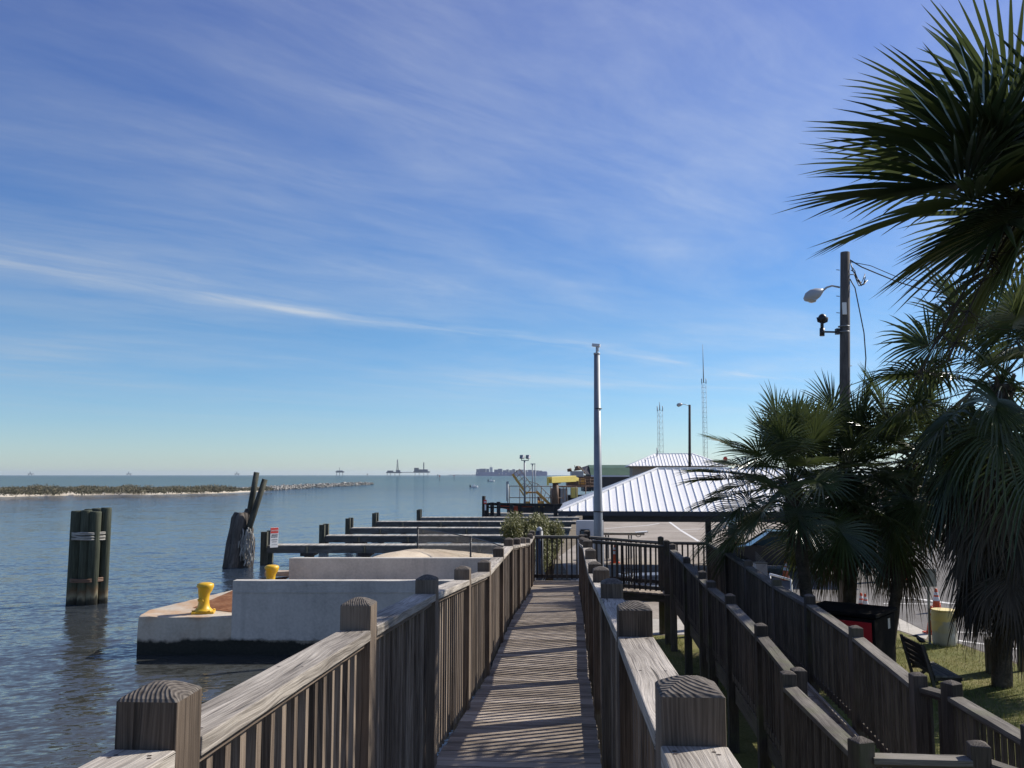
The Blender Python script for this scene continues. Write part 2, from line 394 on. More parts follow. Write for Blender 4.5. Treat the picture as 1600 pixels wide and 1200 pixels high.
def railing(parent, pts, mats, posts=None, zb=0.0, seed=0, low=.07, capw=.145):
    """pts: deck-level points of the posts. mats: (post, cap, slat)."""
    n = len(pts)
    posts = range(n) if posts is None else posts
    for i in range(n):
        if i in posts:
            t = (pts[min(i + 1, n - 1)] - pts[max(i - 1, 0)])
            post(parent, pts[i], zb, pts[i].z + 1.245, t, [mats[0], M['end']], seed * 100 + i)
    for i in range(n - 1):
        a, b = pts[i], pts[i + 1]
        x = (b - a); xh = Vector((x.x, x.y, 0)).normalized(); L = Vector((x.x, x.y, 0)).length
        sl = (b.z - a.z) / L
        P = lambda s_, z: Vector((a.x + xh.x * s_, a.y + xh.y * s_, a.z + sl * s_ + z))
        mb = MB(seed * 77 + i)
        jz = (R0.random() - .5) * .008
        mb.beam(P(.072, 1.118 + jz), P(L - .072, 1.118 + jz), capw, .046)
        if mats[1] is M['cap']:
            yv = Vector((-xh.y, xh.x, 0))
            for s_ in (.13, .15, L * .5, L - .14, L - .12):
                for q_ in (-.04, .045):
                    c_ = P(s_, 1.1418 + jz) + yv * (q_ + R0.uniform(-.006, .006)); tv = (xh + Vector((0, 0, sl))).normalized()
                    mb.poly([c_ + tv * (.0055 * math.cos(k_ * 1.0472)) + yv * (.0055 * math.sin(k_ * 1.0472)) for k_ in range(6)], 1)
        mb.build('handrail', [mats[1], M['nail']], parent, bevel=.004)
        mb = MB(seed * 91 + i + 5)
        mb.beam(P(.071, 1.079), P(L - .071, 1.079), .09, .03)
        if low > .01: mb.beam(P(.071, low + .045), P(L - .071, low + .045), .03, .086)
        k = max(2, round((L - .14) / .128)); stp = (L - .14) / k
        for j in range(k):
            s_ = .07 + stp * (j + .5) + (R0.random() - .5) * .008
            z0 = low - .03 + R0.random() * .015
            q0, q1 = P(s_, z0), P(s_, 1.09)
            mb.box((q0 + q1) / 2 , (.038, .0375, (q1 - q0).length), yawmat(xh) @ Matrix.Rotation(R0.gauss(0, .006), 3, 'Y') @ Matrix.Rotation(R0.gauss(0, .03), 3, 'Z'), 2)
        mb.build('slat_panel', mats[2], parent)
def decking(parent, path, l0, l1, zf, mat, seed, frame=W, name='deck'):
    """boards laid across the walk; path = (d0, d1); zf(d) -> z."""
    mb = MB(seed); d = path[0]
    while d < path[1] - .05:
        w = .138 + R0.random() * .003
        zc = zf(d + w / 2) - .019 + (R0.random() - .5) * .003
        sl = (zf(d + w) - zf(d)) / w
        p0 = frame(l0 - R0.random() * .015, d + w / 2, zc); p1 = frame(l1 + R0.random() * .015, d + w / 2, zc)
        dirv = (frame(0, d + w, zf(d + w)) - frame(0, d, zf(d))).normalized()
        x = (p1 - p0).normalized(); up = x.cross(dirv).normalized()
        mb.beam(p0, p1, w, .036, up=up)
        d += w + .008
    return mb.build(name, mat, parent, bevel=.002)

bw = thing('boardwalk', 'long grey timber boardwalk sloping down ahead, its deck striped by slat shadows', 'boardwalk', W(-.36, 0, dz(0)))
BM = (M['post'], M['cap'], M['slat'])
LL, LR = -.985, .265
END = 23.0
decking(bw, (-1.5, END), -.93, .195, dz, M['deck'], 3)
lp = [-2.06 + .0, .0] ; lp = [-.01 + 2.05 * k for k in range(0, 11)] + [22.0, END + .07]
LLF = [(-3, -.91), (2.04, -.942), (4.1, -.97), (6.2, -.985), (30, -.985)]
railing(bw, [W(table(LLF, d), d, dz(d)) for d in [-2.06] + lp], BM, zb=-1.2, seed=1, low=.0)
rp = [.05, 2.08] + [-.29 + 2.05 * k for k in range(2, 11)] + [21.55]
railing(bw, [W(LR, d, dz(d) + table([(2.08, .022), (3.8, .022), (5.8, 0)], d)) for d in [-2.0] + rp], BM, zb=-.05, seed=2)
# the end rail across the walk
railing(bw, [W(LL, END + .07, dz(END)), W(.42, END + .07, dz(END))], (M['dpost'], M['dcap'], M['dslat']), posts=[1], zb=-.1, seed=3)
mb = MB(5)
for l in (-.87, -.36, .15):
    ds = [-1.5, 0, 2, 4, 6, 8, 10.2, 14.3, 17, 20.6, 22.95]
    for a, b in zip(ds, ds[1:]): mb.beam(W(l, a, dz(a) - .14), W(l, b, dz(b) - .14), .045, .19)
mb.build('stringer', M['dpost'], bw)
for d in (4.1, 8.2, 12.3, 16.4, 20.5):
    mb = MB(int(d)); mb.beam(W(-1.0, d - .02, dz(d) - .34), W(.28, d - .02, dz(d) - .34), .05, .2); mb.build('cross_beam', M['dpost'], bw)

# the side ramp that folds back towards the viewer, and the landing at its foot
rw = thing('switchback_ramp', 'dark timber ramp folding back beside the palms down to the grass', 'ramp', W(3.2, 15, 0))
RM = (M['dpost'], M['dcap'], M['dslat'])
def sx(l): return 4.0 - lerp(2.695, 2.84, min(1, max(0, (l - .4) / 2.1)))
mb = MB(8); l = .34
while l < 3.6:
    z = sx(l); mb.beam(W(l + .07, 21.62, z - .018), W(l + .07, 22.98, z - .018), .138, .034); l += .144
mb.build('deck', M['deck'], rw, bevel=.002)
decking(rw, (9.5, 21.6), 2.42, 3.43, dz2, M['deck'], 9)
mb = MB(10)
for d in (21.66, 22.9): mb.beam(W(.4, d, sx(.4) - .14), W(3.55, d, sx(3.55) - .14), .045, .19)
for l in (2.40, 3.45):
    ds = [7.2, 9.5, 11.4, 13.5, 15.3, 20, 21.6]
    for a, b in zip(ds, ds[1:]): mb.beam(W(l, a, dz2(a) - .15), W(l, b, dz2(b) - .15), .045, .24)
mb.build('stringer', M['dpost'], rw)
# rails of the cross piece
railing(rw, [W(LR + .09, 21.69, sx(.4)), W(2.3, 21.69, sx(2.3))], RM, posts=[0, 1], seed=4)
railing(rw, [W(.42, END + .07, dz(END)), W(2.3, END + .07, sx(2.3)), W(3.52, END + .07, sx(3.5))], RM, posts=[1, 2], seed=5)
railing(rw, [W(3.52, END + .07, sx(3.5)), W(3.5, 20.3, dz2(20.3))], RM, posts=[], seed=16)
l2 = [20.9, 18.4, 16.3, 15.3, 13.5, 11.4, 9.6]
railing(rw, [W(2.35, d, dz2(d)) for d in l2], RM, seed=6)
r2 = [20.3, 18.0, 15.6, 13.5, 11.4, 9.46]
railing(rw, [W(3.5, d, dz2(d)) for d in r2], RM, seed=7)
for l in (2.47, 3.38):
    mb = MB(int(l * 10)); ds = [9.5, 11.4, 13.5, 15.3, 20.2]
    for a, b in zip(ds, ds[1:]): mb.beam(W(l, a, dz2(a) + .03), W(l, b, dz2(b) + .03), .04, .055)
    mb.build('toe_board', M['cap'], rw)
# foot landing and way out
fz = 4.0 - 3.26
decking(rw, (7.2, 9.48), 2.26, 3.62, lambda d: fz, M['deck'], 13)
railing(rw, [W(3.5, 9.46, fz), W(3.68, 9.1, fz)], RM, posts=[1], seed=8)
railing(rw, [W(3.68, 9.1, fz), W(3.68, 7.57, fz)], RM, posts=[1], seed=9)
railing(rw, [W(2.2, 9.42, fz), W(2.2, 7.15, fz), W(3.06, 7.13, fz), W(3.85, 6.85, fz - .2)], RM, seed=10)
mb = MB(14); l = 3.72
while l < 4.3:
    z = max(.05, fz - (l - 3.6) * .3); mb.beam(W(l + .07, 6.75, z - .018), W(l + .07, 7.5, z - .018), .138, .034); l += .144
mb.build('deck', M['deck'], rw, bevel=.002)

# ------------------------------------------------------------------ water, land, ground sheets
def water_mat():
    t = NT('sea_water'); p = t.pos()
    q = t.map(p, (1, 1, 1), (0, 0, 0), (0, 0, rad(-24)))
    def slope(scale, amp, detail=3, off=(0, 0, 0)):
        c = t.n('TexNoise', {'Vector': t.map(q, scale, off), 'Scale': 1.0, 'Detail': detail, 'Roughness': .6, 'Distortion': .3}).outputs['Color']
        d = t.n('VectorMath', {0: c, 1: (.5, .5, .5)}, operation='SUBTRACT').outputs[0]
        return t.n('VectorMath', {0: d, 1: (amp * .7, amp, 0)}, operation='MULTIPLY').outputs[0]
    add = lambda a, b: t.n('VectorMath', {0: a, 1: b}, operation='ADD').outputs[0]
    sl = add(add(slope((.2, .5, 1), .24), slope((1.1, 2.8, 1), .40, 4, (3, 1, 0))), slope((4.0, 9.5, 1), .58, 4, (7, 5, 0)))
    patch = t.noise(t.map(p, (.02, .009, 1)), 1.0, 4)
    sl = t.n('VectorMath', {0: sl, 'Scale': t.ramp(patch, [(.36, .75), (.64, 1.1)])}, operation='SCALE').outputs[0]
    nv = t.n('VectorMath', {0: add(sl, (0, 0, 1))}, operation='NORMALIZE').outputs[0]
    ly = t.n('SeparateXYZ', {0: p}).outputs[1]
    f = t.ramp(t.math('MULTIPLY', ly, 1 / 500.0), [(.03, (.050, .048, .034)), (.09, (.026, .040, .062)), (.5, (.022, .042, .072)), (1.0, (.022, .058, .078))])
    fr = t.n('Fresnel', {'IOR': 1.333, 'Normal': nv}).outputs[0]
    far_ = t.ramp(t.math('MULTIPLY', ly, 1 / 1500.0), [(.01, .58), (.2, .37), (1.0, .30)])
    fac = t.math('MINIMUM', fr, far_)
    df = t.n('BsdfDiffuse', {'Color': f}); gl = t.n('BsdfGlossy', {'Color': (1, 1, 1), 'Roughness': .07, 'Normal': nv})
    mx = t.n('MixShader', {0: fac, 1: df.outputs[0], 2: gl.outputs[0]})
    t.n('OutputMaterial', {0: mx.outputs[0]})
    return t.mat
M['water'] = water_mat()
mb = MB(20); N_ = 96; RR = 15000
ring = [(RR * math.cos(6.28318 * k / N_), RR * math.sin(6.28318 * k / N_), WATER) for k in range(N_)]
mb.poly(ring); struct(mb.build('sea_water', M['water']))

E = lambda l, d: tuple(W(l, d).xy)
land = [E(-1.55, -14), E(-1.55, 23.0), (-1.0, 24.9), (-7.2, 31.0), (-6.9, 37.5), (-3.0, 40.5), (.2, 43.5), (1.6, 47), (3.8, 60), (5.6, 82), (7.2, 96), (10.5, 112), (13, 126), (18, 150), (26, 240), (60, 420), (260, 700), (260, -14)]
mb = MB(21); mb.prism(land, -3.0, 0.0, 1, 0)
struct(mb.build('ground', [M['soil'], M['conc']]))
def sheet(name, pts, z, mat):
    mb = MB(22); mb.poly([(p[0], p[1], z) for p in pts]); return struct(mb.build(name, mat))
sheet('lawn', [E(-1.4, -13), E(-1.4, 22.6), (3.2, 22.6), gnd(1404, 986)[:2], gnd(1440, 1000)[:2], gnd(1500, 1007)[:2], gnd(1600, 1042)[:2], (16, 17), (30, 12), (30, -13)], .004, M['turf'])
sheet('concrete_path', [(2.9, 22.65), gnd(1404, 985)[:2], gnd(1447, 999)[:2], gnd(1452, 990)[:2], gnd(1404, 966)[:2], (4.0, 25.2), (2.9, 25.2)], .008, M['path'])
sheet('road', [gnd(1404, 965.5)[:2], gnd(1454, 990)[:2], gnd(1500, 1006)[:2], gnd(1605, 1041)[:2], (17, 17.2), (45, 15), (60, 40), (60, 58), (24, 58), (13.2, 47), (10.2, 38), (9.3, 30)], .005, M['asphalt'])
sheet('parking_lot', [(2.2, 25.25), (4.0, 25.25), (9.6, 25.3), (9.25, 30), (10.15, 38), (13.1, 47), (23.9, 58.1), (60, 58.1), (60, 92), (10.5, 84), (7.2, 78), (4.6, 57), (2.3, 44)], .004, M['lot'])
sheet('grass_verge', [(8.0, 84.3), (10.5, 84.3), (60, 92.3), (60, 140), (16, 130), (11.2, 112)], .006, M['turf'])
def stripe(pts, w, name='road_line', z=.011):
    mb = MB(23)
    for a, b in zip(pts, pts[1:]):
        a = Vector((a[0], a[1], 0)); b = Vector((b[0], b[1], 0)); n = (b - a).normalized(); n = Vector((-n.y, n.x, 0)) * w / 2
        mb.poly([(a + n)[:2] + (z,), (b + n)[:2] + (z,), (b - n)[:2] + (z,), (a - n)[:2] + (z,)])
    return struct(mb.build(name, M['line']))
stripe([gnd(1392, 933), gnd(1440, 937), gnd(1490, 944)], .28, 'road_edge_line')
stripe([gnd(1380, 943.5), gnd(1470, 944.5)], .14, 'road_centre_line')
stripe([gnd(1490, 988), gnd(1545, 990), gnd(1640, 997)], .13, 'road_lane_line')
stripe([gnd(1494, 1001), gnd(1545, 1008), gnd(1640, 1022)], .17, 'road_stop_line')
mk = [((945, 826), (1010, 821), (1030, 818)), ((1045, 815), (1064, 829), (1092, 846)), ((1062, 828), (1110, 826))]
for pts in mk: stripe([gnd(x, y) for x, y in pts], .2, 'parking_line', .0085)

# grass blades on the lawn near the ramps
def grass_field():
    mb = MB(30); rng = random.Random(3)
    poly = [Vector(p) for p in (W(3.8, 7.0).xy, W(3.65, 22.4).xy, (9.2, 22.4), (10.2, 21.2), gnd(1500, 1008).xy, gnd(1598, 1043).xy, (12.5, 15), (11.5, 11), (9, 9))]
    def inside(x, y):
        c = False; j = len(poly) - 1
        for i in range(len(poly)):
            if (poly[i].y > y) != (poly[j].y > y) and x < (poly[j].x - poly[i].x) * (y - poly[i].y) / (poly[j].y - poly[i].y) + poly[i].x: c = not c
            j = i
        return c
    def inside2(x, y): return .8 < x < 4.1 and 17 < y < 22.5
    n = 0
    while n < 42000:
        x = rng.uniform(.8, 13); y = rng.uniform(9, 22.6)
        if not (inside(x, y) or inside2(x, y)): continue
        den = mnoise.noise(Vector((x * .8, y * .8, 3)))
        lush = mnoise.noise(Vector((x * .35, y * .35, 9)))
        if rng.random() > .75 + den * .8: continue
        h = rng.uniform(.03, .075) * (1.15 + .6 * lush); a = rng.random() * 6.283; w = .006
        dx, dy = math.cos(a) * w, math.sin(a) * w; lx, ly = rng.uniform(-.03, .03), rng.uniform(-.03, .03)
        b = len(mb.V)
        mb.V += [Vector((x - dx, y - dy, 0)), Vector((x + dx, y + dy, 0)), Vector((x + lx, y + ly, h))]
        near = max(0, min(1, (19.2 - y) / 3.5))
        mb.face((b, b + 1, b + 2), None, 0, max(0, min(1, rng.gauss(.75 - .45 * near - lush * .25, .18))))
        n += 1
    o = mb.build('grass', M['blade']); o['kind'] = 'stuff'
grass_field()

def chip(o, step=.35, amp=.014):
    me = o.data; bm = bmesh.new(); bm.from_mesh(me)
    for e in list(bm.edges):
        L = e.calc_length()
        if L > step * 2: bmesh.ops.subdivide_edges(bm, edges=[e], cuts=min(60, int(L / step)))
    for v in bm.verts:
        q = v.co * 2.3; n = mnoise.noise_vector(q); v.co += n * amp
        if mnoise.noise(v.co * 1.7 + Vector((5, 5, 5))) > .28: v.co += n * amp * 1.8
    bm.to_mesh(me); bm.free()
# ------------------------------------------------------------------ concrete dock with bollards
dk = thing('concrete_dock', 'grey concrete dock end with a dark tide band, standing in the water', 'dock', (-8, 27, .2))
x0 = at(216, 957, 24.3).x
mb = MB(40); mb.prism([(x0, 24.3), (-1.9, 24.3), (-1.9, 31.4), (-8.9, 31.4), (x0 - .25, 25.6)], -3, .2)
chip(mb.build('dock_block', M['conc'], dk, bevel=.03))
mb = MB(41); mb.prism([(-8.6, 25.9), (-7.7, 25.2), (-7.7, 31.0), (-8.7, 31.0)], .204, .23)
mb.poly([(x0 + .9, 25.9, .215), (-7.68, 25.05, .215), (-7.68, 31.2, .5), (-8.75, 31.2, .42)])
mb.build('steel_plate', M['rust'], dk)
mb = MB(42); mb.box((-8.05, 31.05, .62), (.85, .5, .16)); mb.build('coping_block', M['conc'], dk, bevel=.01)
xw = at(366, 903, 24.4).x
wl = MB(43); wl.prism([(xw, 24.27), (.1, 24.27), (.1, 24.62), (xw, 24.62)], -.42, 1.16)
o = wl.build('flood_wall', M['concwall'], None, bevel=.012); chip(o, .4, .008); tag(o, 'long grey concrete wall with a sunlit top edge on the near side of the dock', 'wall')
wl = MB(44); wl.prism([(-7.62, 30.7), (.4, 30.7), (.4, 31.05), (-7.5, 31.05)], .1, 1.17)
o = wl.build('flood_wall', M['concwall'], None, bevel=.012); tag(o, 'second concrete wall, farther back in front of the sand heap', 'wall')
g = MB(45); g.box(((xw) / 2, 24.262, .86), (-xw - .1, .02, .025)); g.build('wall_joint', M['concwall'], bpy.data.objects['flood_wall'])

def bollard(p, s, label, seed):
    t = thing('bollard', label, 'bollard', p, 'yellow mooring bollards')
    mb = MB(seed); R_ = Matrix.Rotation(rad(12), 3, 'Z')
    mb.box((0, 0, .03 * s), (.62 * s, .5 * s, .06 * s), R_)
    mb.box((0, 0, .075 * s), (.4 * s, .36 * s, .05 * s), R_)
    child(mb, 'base_plate', M['yellow'], t, .012)
    mb = MB(seed + 1)
    prof = [(.30, .06), (.24, .10), (.175, .17), (.15, .28), (.148, .42), (.165, .56), (.205, .68), (.235, .74), (.24, .79), (.22, .83), (.14, .86), (.02, .87)]
    mb.tube([Vector((.03 * s * (z > .6), 0, z * s)) for r_, z in prof], [r_ * s for r_, z in prof], 20)
    child(mb, 'bollard_body', M['yellow'], t)
    mb = MB(seed + 2)
    mb.tube([(.0, -.19 * s, .36 * s), (.0, .19 * s, .36 * s)], .045 * s, 8)
    mb.tube([(-.12 * s, -.16 * s, .38 * s), (-.02 * s, -.1 * s, .4 * s)], .04 * s, 8)
    child(mb, 'cross_pin', M['yellow'], t)
    for k, (a, b_) in enumerate(((-.24, -.19), (.24, -.19), (.24, .19), (-.24, .19))):
        mb = MB(seed + 5 + k); mb.tube([(a * s, b_ * s, .06 * s), (a * s, b_ * s, .1 * s)], .035 * s, 6); child(mb, 'bolt', M['yellow'], t)
pb = at(318, 953, 24.95)
bollard((pb.x, pb.y, .206), .96, 'yellow mooring bollard standing whole on the near corner of the concrete dock', 50)
pb = at(423, 900, 29.6)
bollard((pb.x, pb.y, .206), .98, 'yellow mooring bollard half hidden behind the long concrete wall', 60)

# sand heap behind the second wall
def heap():
    mb = MB(70); nx, ny = 44, 22; b = 0
    for j in range(ny + 1):
        for i in range(nx + 1):
            u, v = i / nx, j / ny; x = lerp(-6.8, 1.4, u); y = lerp(31.2, 42, v)
            ux = max(0, 1 - ((u - .36) / (.36 if u < .36 else .62)) ** 2); vy = max(0, 1 - ((v - .42) / .56) ** 2)
            z = .06 + .9 * (ux ** .8) * (vy ** .8) + .06 * mnoise.noise(Vector((x * 1.2, y * 1.2, 0))) * ux
            if u in (0, 1) or v in (0, 1): z = -.3
            mb.V.append(Vector((x, y, z)))
    for j in range(ny):
        for i in range(nx):
            a = j * (nx + 1) + i; mb.face((a, a + 1, a + nx + 2, a + nx + 1), None, 0, .5, True)
    return tag(mb.build('sand_heap', M['sand']), 'low heap of pale sand rising behind the second concrete wall', 'sand heap')
heap()
def wire_fence():
    pts = [Vector((-4.0, 38, .62)), Vector((-1.55, 33.6, .55)), Vector((.1, 30.4, .35)), Vector((.9, 28.2, .1))]
    t = thing('chain_link_fence', 'black chain link fence running over the sand behind the walls', 'fence', pts[0])
    for p in pts:
        mb = MB(71); mb.tube([p - Vector((0, 0, .6)), p + Vector((0, 0, 1.17))], .035, 6); mb.build('post', M['black'], t)
    mb = MB(72); ml = MB(73)
    for a, b in zip(pts, pts[1:]):
        mb.tube([a + Vector((0, 0, 1.13)), b + Vector((0, 0, 1.13))], .02, 5)
        L = (b - a).length; x = (b - a) / L; k = -1.1
        while k < L:
            for sgn in (0, 1):
                s0, s1 = max(k, 0), min(k + 1.1, L); z0, z1 = s0 - k, s1 - k
                if sgn: z0, z1 = 1.1 - z0, 1.1 - z1
                if s1 > s0: ml.tube([a + x * s0 + Vector((0, 0, z0)), a + x * s1 + Vector((0, 0, z1))], .0045, 3, cap=False)
            k += .085
    mb.build('top_rail', M['black'], t); ml.build('wire_mesh', M['black'], t)
wire_fence()
def rock(rng, c, r, mb):
    bm = bmesh.new()
    for k in range(11):
        v = Vector((rng.gauss(0, 1), rng.gauss(0, 1), rng.gauss(0, 1))).normalized()
        bm.verts.new(Vector((v.x * r * rng.uniform(.8, 1.25), v.y * r * rng.uniform(.7, 1.1), v.z * r * rng.uniform(.5, .8))))
    res = bmesh.ops.convex_hull(bm, input=bm.verts); 
    bm.verts.index_update(); b = len(mb.V); q = rng.random()
    mb.V += [c + v.co for v in bm.verts]
    for f in bm.faces: mb.face([b + v.index for v in f.verts], None, 0, q)
    bm.free()
rng = random.Random(5); mb = MB(74)
for k in range(70):
    p = Vector((rng.uniform(-3.2, .2), rng.uniform(33, 34.4), .9)); p.z = .62 + rng.uniform(0, .12); rock(rng, p, rng.uniform(.06, .17), mb)
o = mb.build('rubble', M['rock']); o['kind'] = 'stuff'

# ------------------------------------------------------------------ piles in the water
def dolphin():
    b = gnd(135, 944, WATER); D = b.y
    t = thing('mooring_dolphin', 'upright cluster of green timber piles lashed with pale rope, alone in the water', 'pile cluster', b)
    sp = lambda px: (113 + (px - 113) * .86 - 135) / F * D
    spots = [(117, 0, 798, .27), (135, -.16, 797, .19), (150, -.12, 799, .205), (161, .25, 793, .19), (141, .5, 794, .24), (128, .5, 795, .25)]
    for i, (px, dy, ty, r) in enumerate(spots):
        zt = at(px, ty, D + dy).z
        mb = MB(80 + i); x = b.x + sp(px); lean = (R0.random() - .5) * .06
        mb.tube([(x + lean, b.y + dy, -3), (x, b.y + dy, zt - .08), (x, b.y + dy, zt - .02), (x, b.y + dy, zt)], [r * 1.04, r, r * .98, r * .9], 18)
        mb.build('pile', M['dolphin'], t)
    def lash(z, th, turns, mat, name, seed):
        mb = MB(seed)
        ring = [(106.5, -.12), (119, -.34), (134, -.45), (151, -.34), (163, .0), (167, .35), (160, .6), (140, .82), (120, .86), (108, .5), (106, .1)]
        for k in range(turns):
            zz = z + (k - turns / 2) * th * 1.7
            pts = [Vector((b.x + sp(px), b.y + dy, zz + R0.uniform(-.025, .025))) for px, dy in ring] ; pts.append(pts[0])
            mb.tube(pts, th, 6)
        mb.build(name, mat, t)
    lash(at(135, 836, D).z, .035, 5, M['rope'], 'rope_lashing', 88)
    lash(at(135, 905, D).z, .03, 3, M['brownsteel'], 'rusty_band', 89)
dolphin()
def wreck():
    b = gnd(372, 886, WATER); D = b.y; k = D / F
    t = thing('leaning_dolphin', 'broken leaning pile cluster with two long loose poles and tangled rope', 'pile cluster', b)
    P = lambda px, py, dy=0: at(px, py, D + dy)
    long_ = [((388, 800), (401, 738), .2), ((379, 842), (414, 749), -.35)]
    for i, ((x0_, y0_), (x1_, y1_), dy) in enumerate(long_):
        mb = MB(90 + i); a = P(x0_, y0_ + 14, dy); c = P(x1_, y1_, dy)
        mb.tube([a, lerp(a, c, .5), c], [.17, .165, .15], 12); mb.build('loose_pole', M['pile'], t)
    st = [((350, 892), (370, 801), -.1, .26), ((359, 895), (377, 801), -.35, .27), ((368, 895), (383, 801), -.2, .25), ((377, 893), (387, 795), .15, .24), ((384, 890), (391, 820), -.2, .2), ((362, 892), (378, 804), .4, .28), ((390, 889), (394, 835), .2, .17)]
    for i, (a, c, dy, r) in enumerate(st):
        mb = MB(94 + i); p0 = P(a[0], a[1], dy); p0.z = -2; p1 = P(c[0], c[1], dy)
        q = [lerp(p0, p1, s_) + Vector((R0.uniform(-.04, .04), R0.uniform(-.04, .04), 0)) * (0 < s_ < 1) for s_ in (0, .35, .6, .8, .93, 1)]
        mb.tube(q, [r * 1.15, r * 1.1, r, r * .98, r * .9, r * .5], 12); mb.build('pile', M['wreckwood'], t)
    mb = MB(103); rng = random.Random(8)
    for i in range(26):
        x = rng.uniform(374, 396); pts = []
        y = rng.uniform(815, 845)
        while y < rng.uniform(868, 892):
            pts.append(P(x, y, -.5 + rng.uniform(-.1, .1))); x += rng.uniform(-2.2, 1.8); y += rng.uniform(4, 9)
        if len(pts) > 1: mb.tube(pts, rng.uniform(.015, .04), 5)
    mb.build('frayed_rope', M['rope'], t)
wreck()

# ------------------------------------------------------------------ finger piers
PIERS = [(416, 852, 48.4, 800, True), (506, 837, 56.5, 905, False), (546, 825, 64.3, 905, False), (587, 815, 72.8, 905, False), (656, 808.5, 80.2, 905, False)]
names = ['nearest low wooden finger pier, with the warning sign at its tip', 'wooden finger pier next behind the one with the warning sign', 'middle one of the five low finger piers', 'finger pier fourth from the warning sign, second to farthest', 'farthest and shortest looking of the low finger piers']
for i, (pxl, py, D, pxr, first) in enumerate(PIERS):
    a = at(pxl, py, D); z = a.z; xr = min(at(pxr, py, D).x, 2.2 + i * 1.0) if not first else at(pxr, py, D).x
    t = thing('finger_pier', names[i], 'pier', (a.x, D, z), 'low finger piers over the boat slips')
    w = 1.25
    mb = MB(110 + i); x = a.x + .1
    while x < xr:
        mb.box((x + .07, D + w / 2, z - .025), (.136, w, .05), None, 1); x += .143
    mb.build('pier_deck', M['pierwood'], t)
    mb = MB(120 + i); 
    for y in (D + .03, D + w - .03): mb.beam((a.x + .05, y, z - .24), (xr, y, z - .24), .08, .36)
    mb.beam((a.x + .1, D + w * .5, z - .24), (a.x + .2, D + w * .5, z - .24), w - .2, .3)
    mb.build('side_beam', M['pierside'], t)
    ptop = .68 if not first else .72
    for y in (D + .05, D + w - .02):
        mb = MB(130 + i); mb.box((a.x - .12, y, (z + ptop - 3) / 2), (.34, .30, z + ptop + 3)); mb.build('mooring_post', M['pile'], t, bevel=.02)
    x = a.x + 2.2
    while x < xr - .6:
        for y in (D + .12, D + w - .15):
            mb = MB(int(x * 10) % 97); mb.tube([(x, y, -3), (x, y, z - .06)], .17, 10); mb.build('support_pile', M['pile'], t)
        mb = MB(140 + i); mb.box((x, D + w / 2, z - .5), (.7, w + .1, .16), None, 1); mb.build('pile_cap', M['blackwood'], t)
        x += 3.1
# warning sign on the nearest pier
def text(body, size, loc, mat, parent, name='lettering', rz=0.0, ext=.004, sx_=1.0):
    c = bpy.data.curves.new(name, 'FONT'); c.body = body; c.size = size; c.extrude = ext; c.align_x = 'CENTER'; c.align_y = 'CENTER'
    c.materials.append(mat)
    tmp = bpy.data.objects.new('tmp', c); COL.objects.link(tmp); bpy.context.view_layer.update()
    me = bpy.data.meshes.new_from_object(tmp.evaluated_get(bpy.context.evaluated_depsgraph_get())); bpy.data.objects.remove(tmp)
    o = bpy.data.objects.new(name, me); COL.objects.link(o); o.parent = parent
    o.location = loc; o.rotation_euler = (rad(90), 0, rz); o.scale = (sx_, 1, 1)
    return o
pa = at(428.5, 853, 48.25)
sg = thing('warning_sign', 'narrow white sign with a red header standing on the finger pier tip', 'sign', (pa.x, 48.2, pa.z - .05), rz=rad(40))
mb = MB(150); mb.box((0, 0, .5), (.46, .02, 1.06)); child(mb, 'board', M['wsign'], sg, .004)
mb = MB(151); mb.box((0, -.014, .875), (.44, .008, .29)); child(mb, 'header', M['rsign'], sg)
text('DANGER', .105, (0, -.021, .87), M['wsign'], sg)
mb = MB(152); rng = random.Random(2)
for z, x0_, x1_, h in ((.63, -.16, .17, .07), (.53, -.18, .18, .065), (.38, -.16, .17, .04), (.27, -.12, .11, .04), (.12, -.15, .15, .02)):
    x = x0_
    while x < x1_:
        w_ = rng.uniform(.02, .045); mb.box((x + w_ / 2, -.012, z + rng.uniform(-.004, .004)), (w_, .006, h * rng.uniform(.75, 1))); x += w_ + rng.uniform(.008, .018)
child(mb, 'print', M['ink'], sg)

# ------------------------------------------------------------------ timber pier, barge, crane
tp = thing('timber_pier', 'black tarred timber pier with orange netting behind the finger piers', 'pier', at(756, 808, 100))
Pz = lambda px, py, D=100: at(px, py, D)
a, b = Pz(762, 803), Pz(900, 806)
mb = MB(160); mb.beam(a + Vector((0, 1, 0)), b + Vector((0, 1, 0)), 2.4, .22); mb.build('pier_deck', M['pierwood'], tp)
mb = MB(161); mb.beam(a + Vector((0, -.25, -.35)), b + Vector((0, -.25, -.35)), .2, .45); mb.build('side_beam', M['blackwood'], tp)
mb = MB(162)
mb.beam(Pz(762, 787.5), Pz(905, 790), .25, .3); mb.build('top_rail', M['blackwood'], tp)
mb = MB(163); mb.beam(Pz(762, 792.5), Pz(800, 793.5), .12, .16); mb.build('middle_rail', M['blackwood'], tp)
for px, top in ((761, 786), (769, 785), (779, 784), (799, 786), (812, 788), (838, 787), (846, 788), (868, 788), (890, 790)):
    p = Pz(px, top, 99.8); mb = MB(px); mb.box((p.x, p.y, (p.z - 3) / 2), (.42, .4, p.z + 3)); mb.build('post', M['blackwood'], tp)
p = Pz(756, 775, 99.6)
tpo = thing('tall_mooring_post', 'tall black mooring post with a small red and white sign at the pier tip', 'post', (p.x, p.y, WATER))
mb = MB(165); mb.tube([(p.x, p.y, -3), (p.x, p.y, p.z)], [.2, .2], 12); mb.build('pile', M['blackwood'], tpo)
q = Pz(758, 784, 99.3); mb = MB(166); mb.box(q, (.34, .03, .42)); mb.build('red_plate', M['rsign'], tpo)
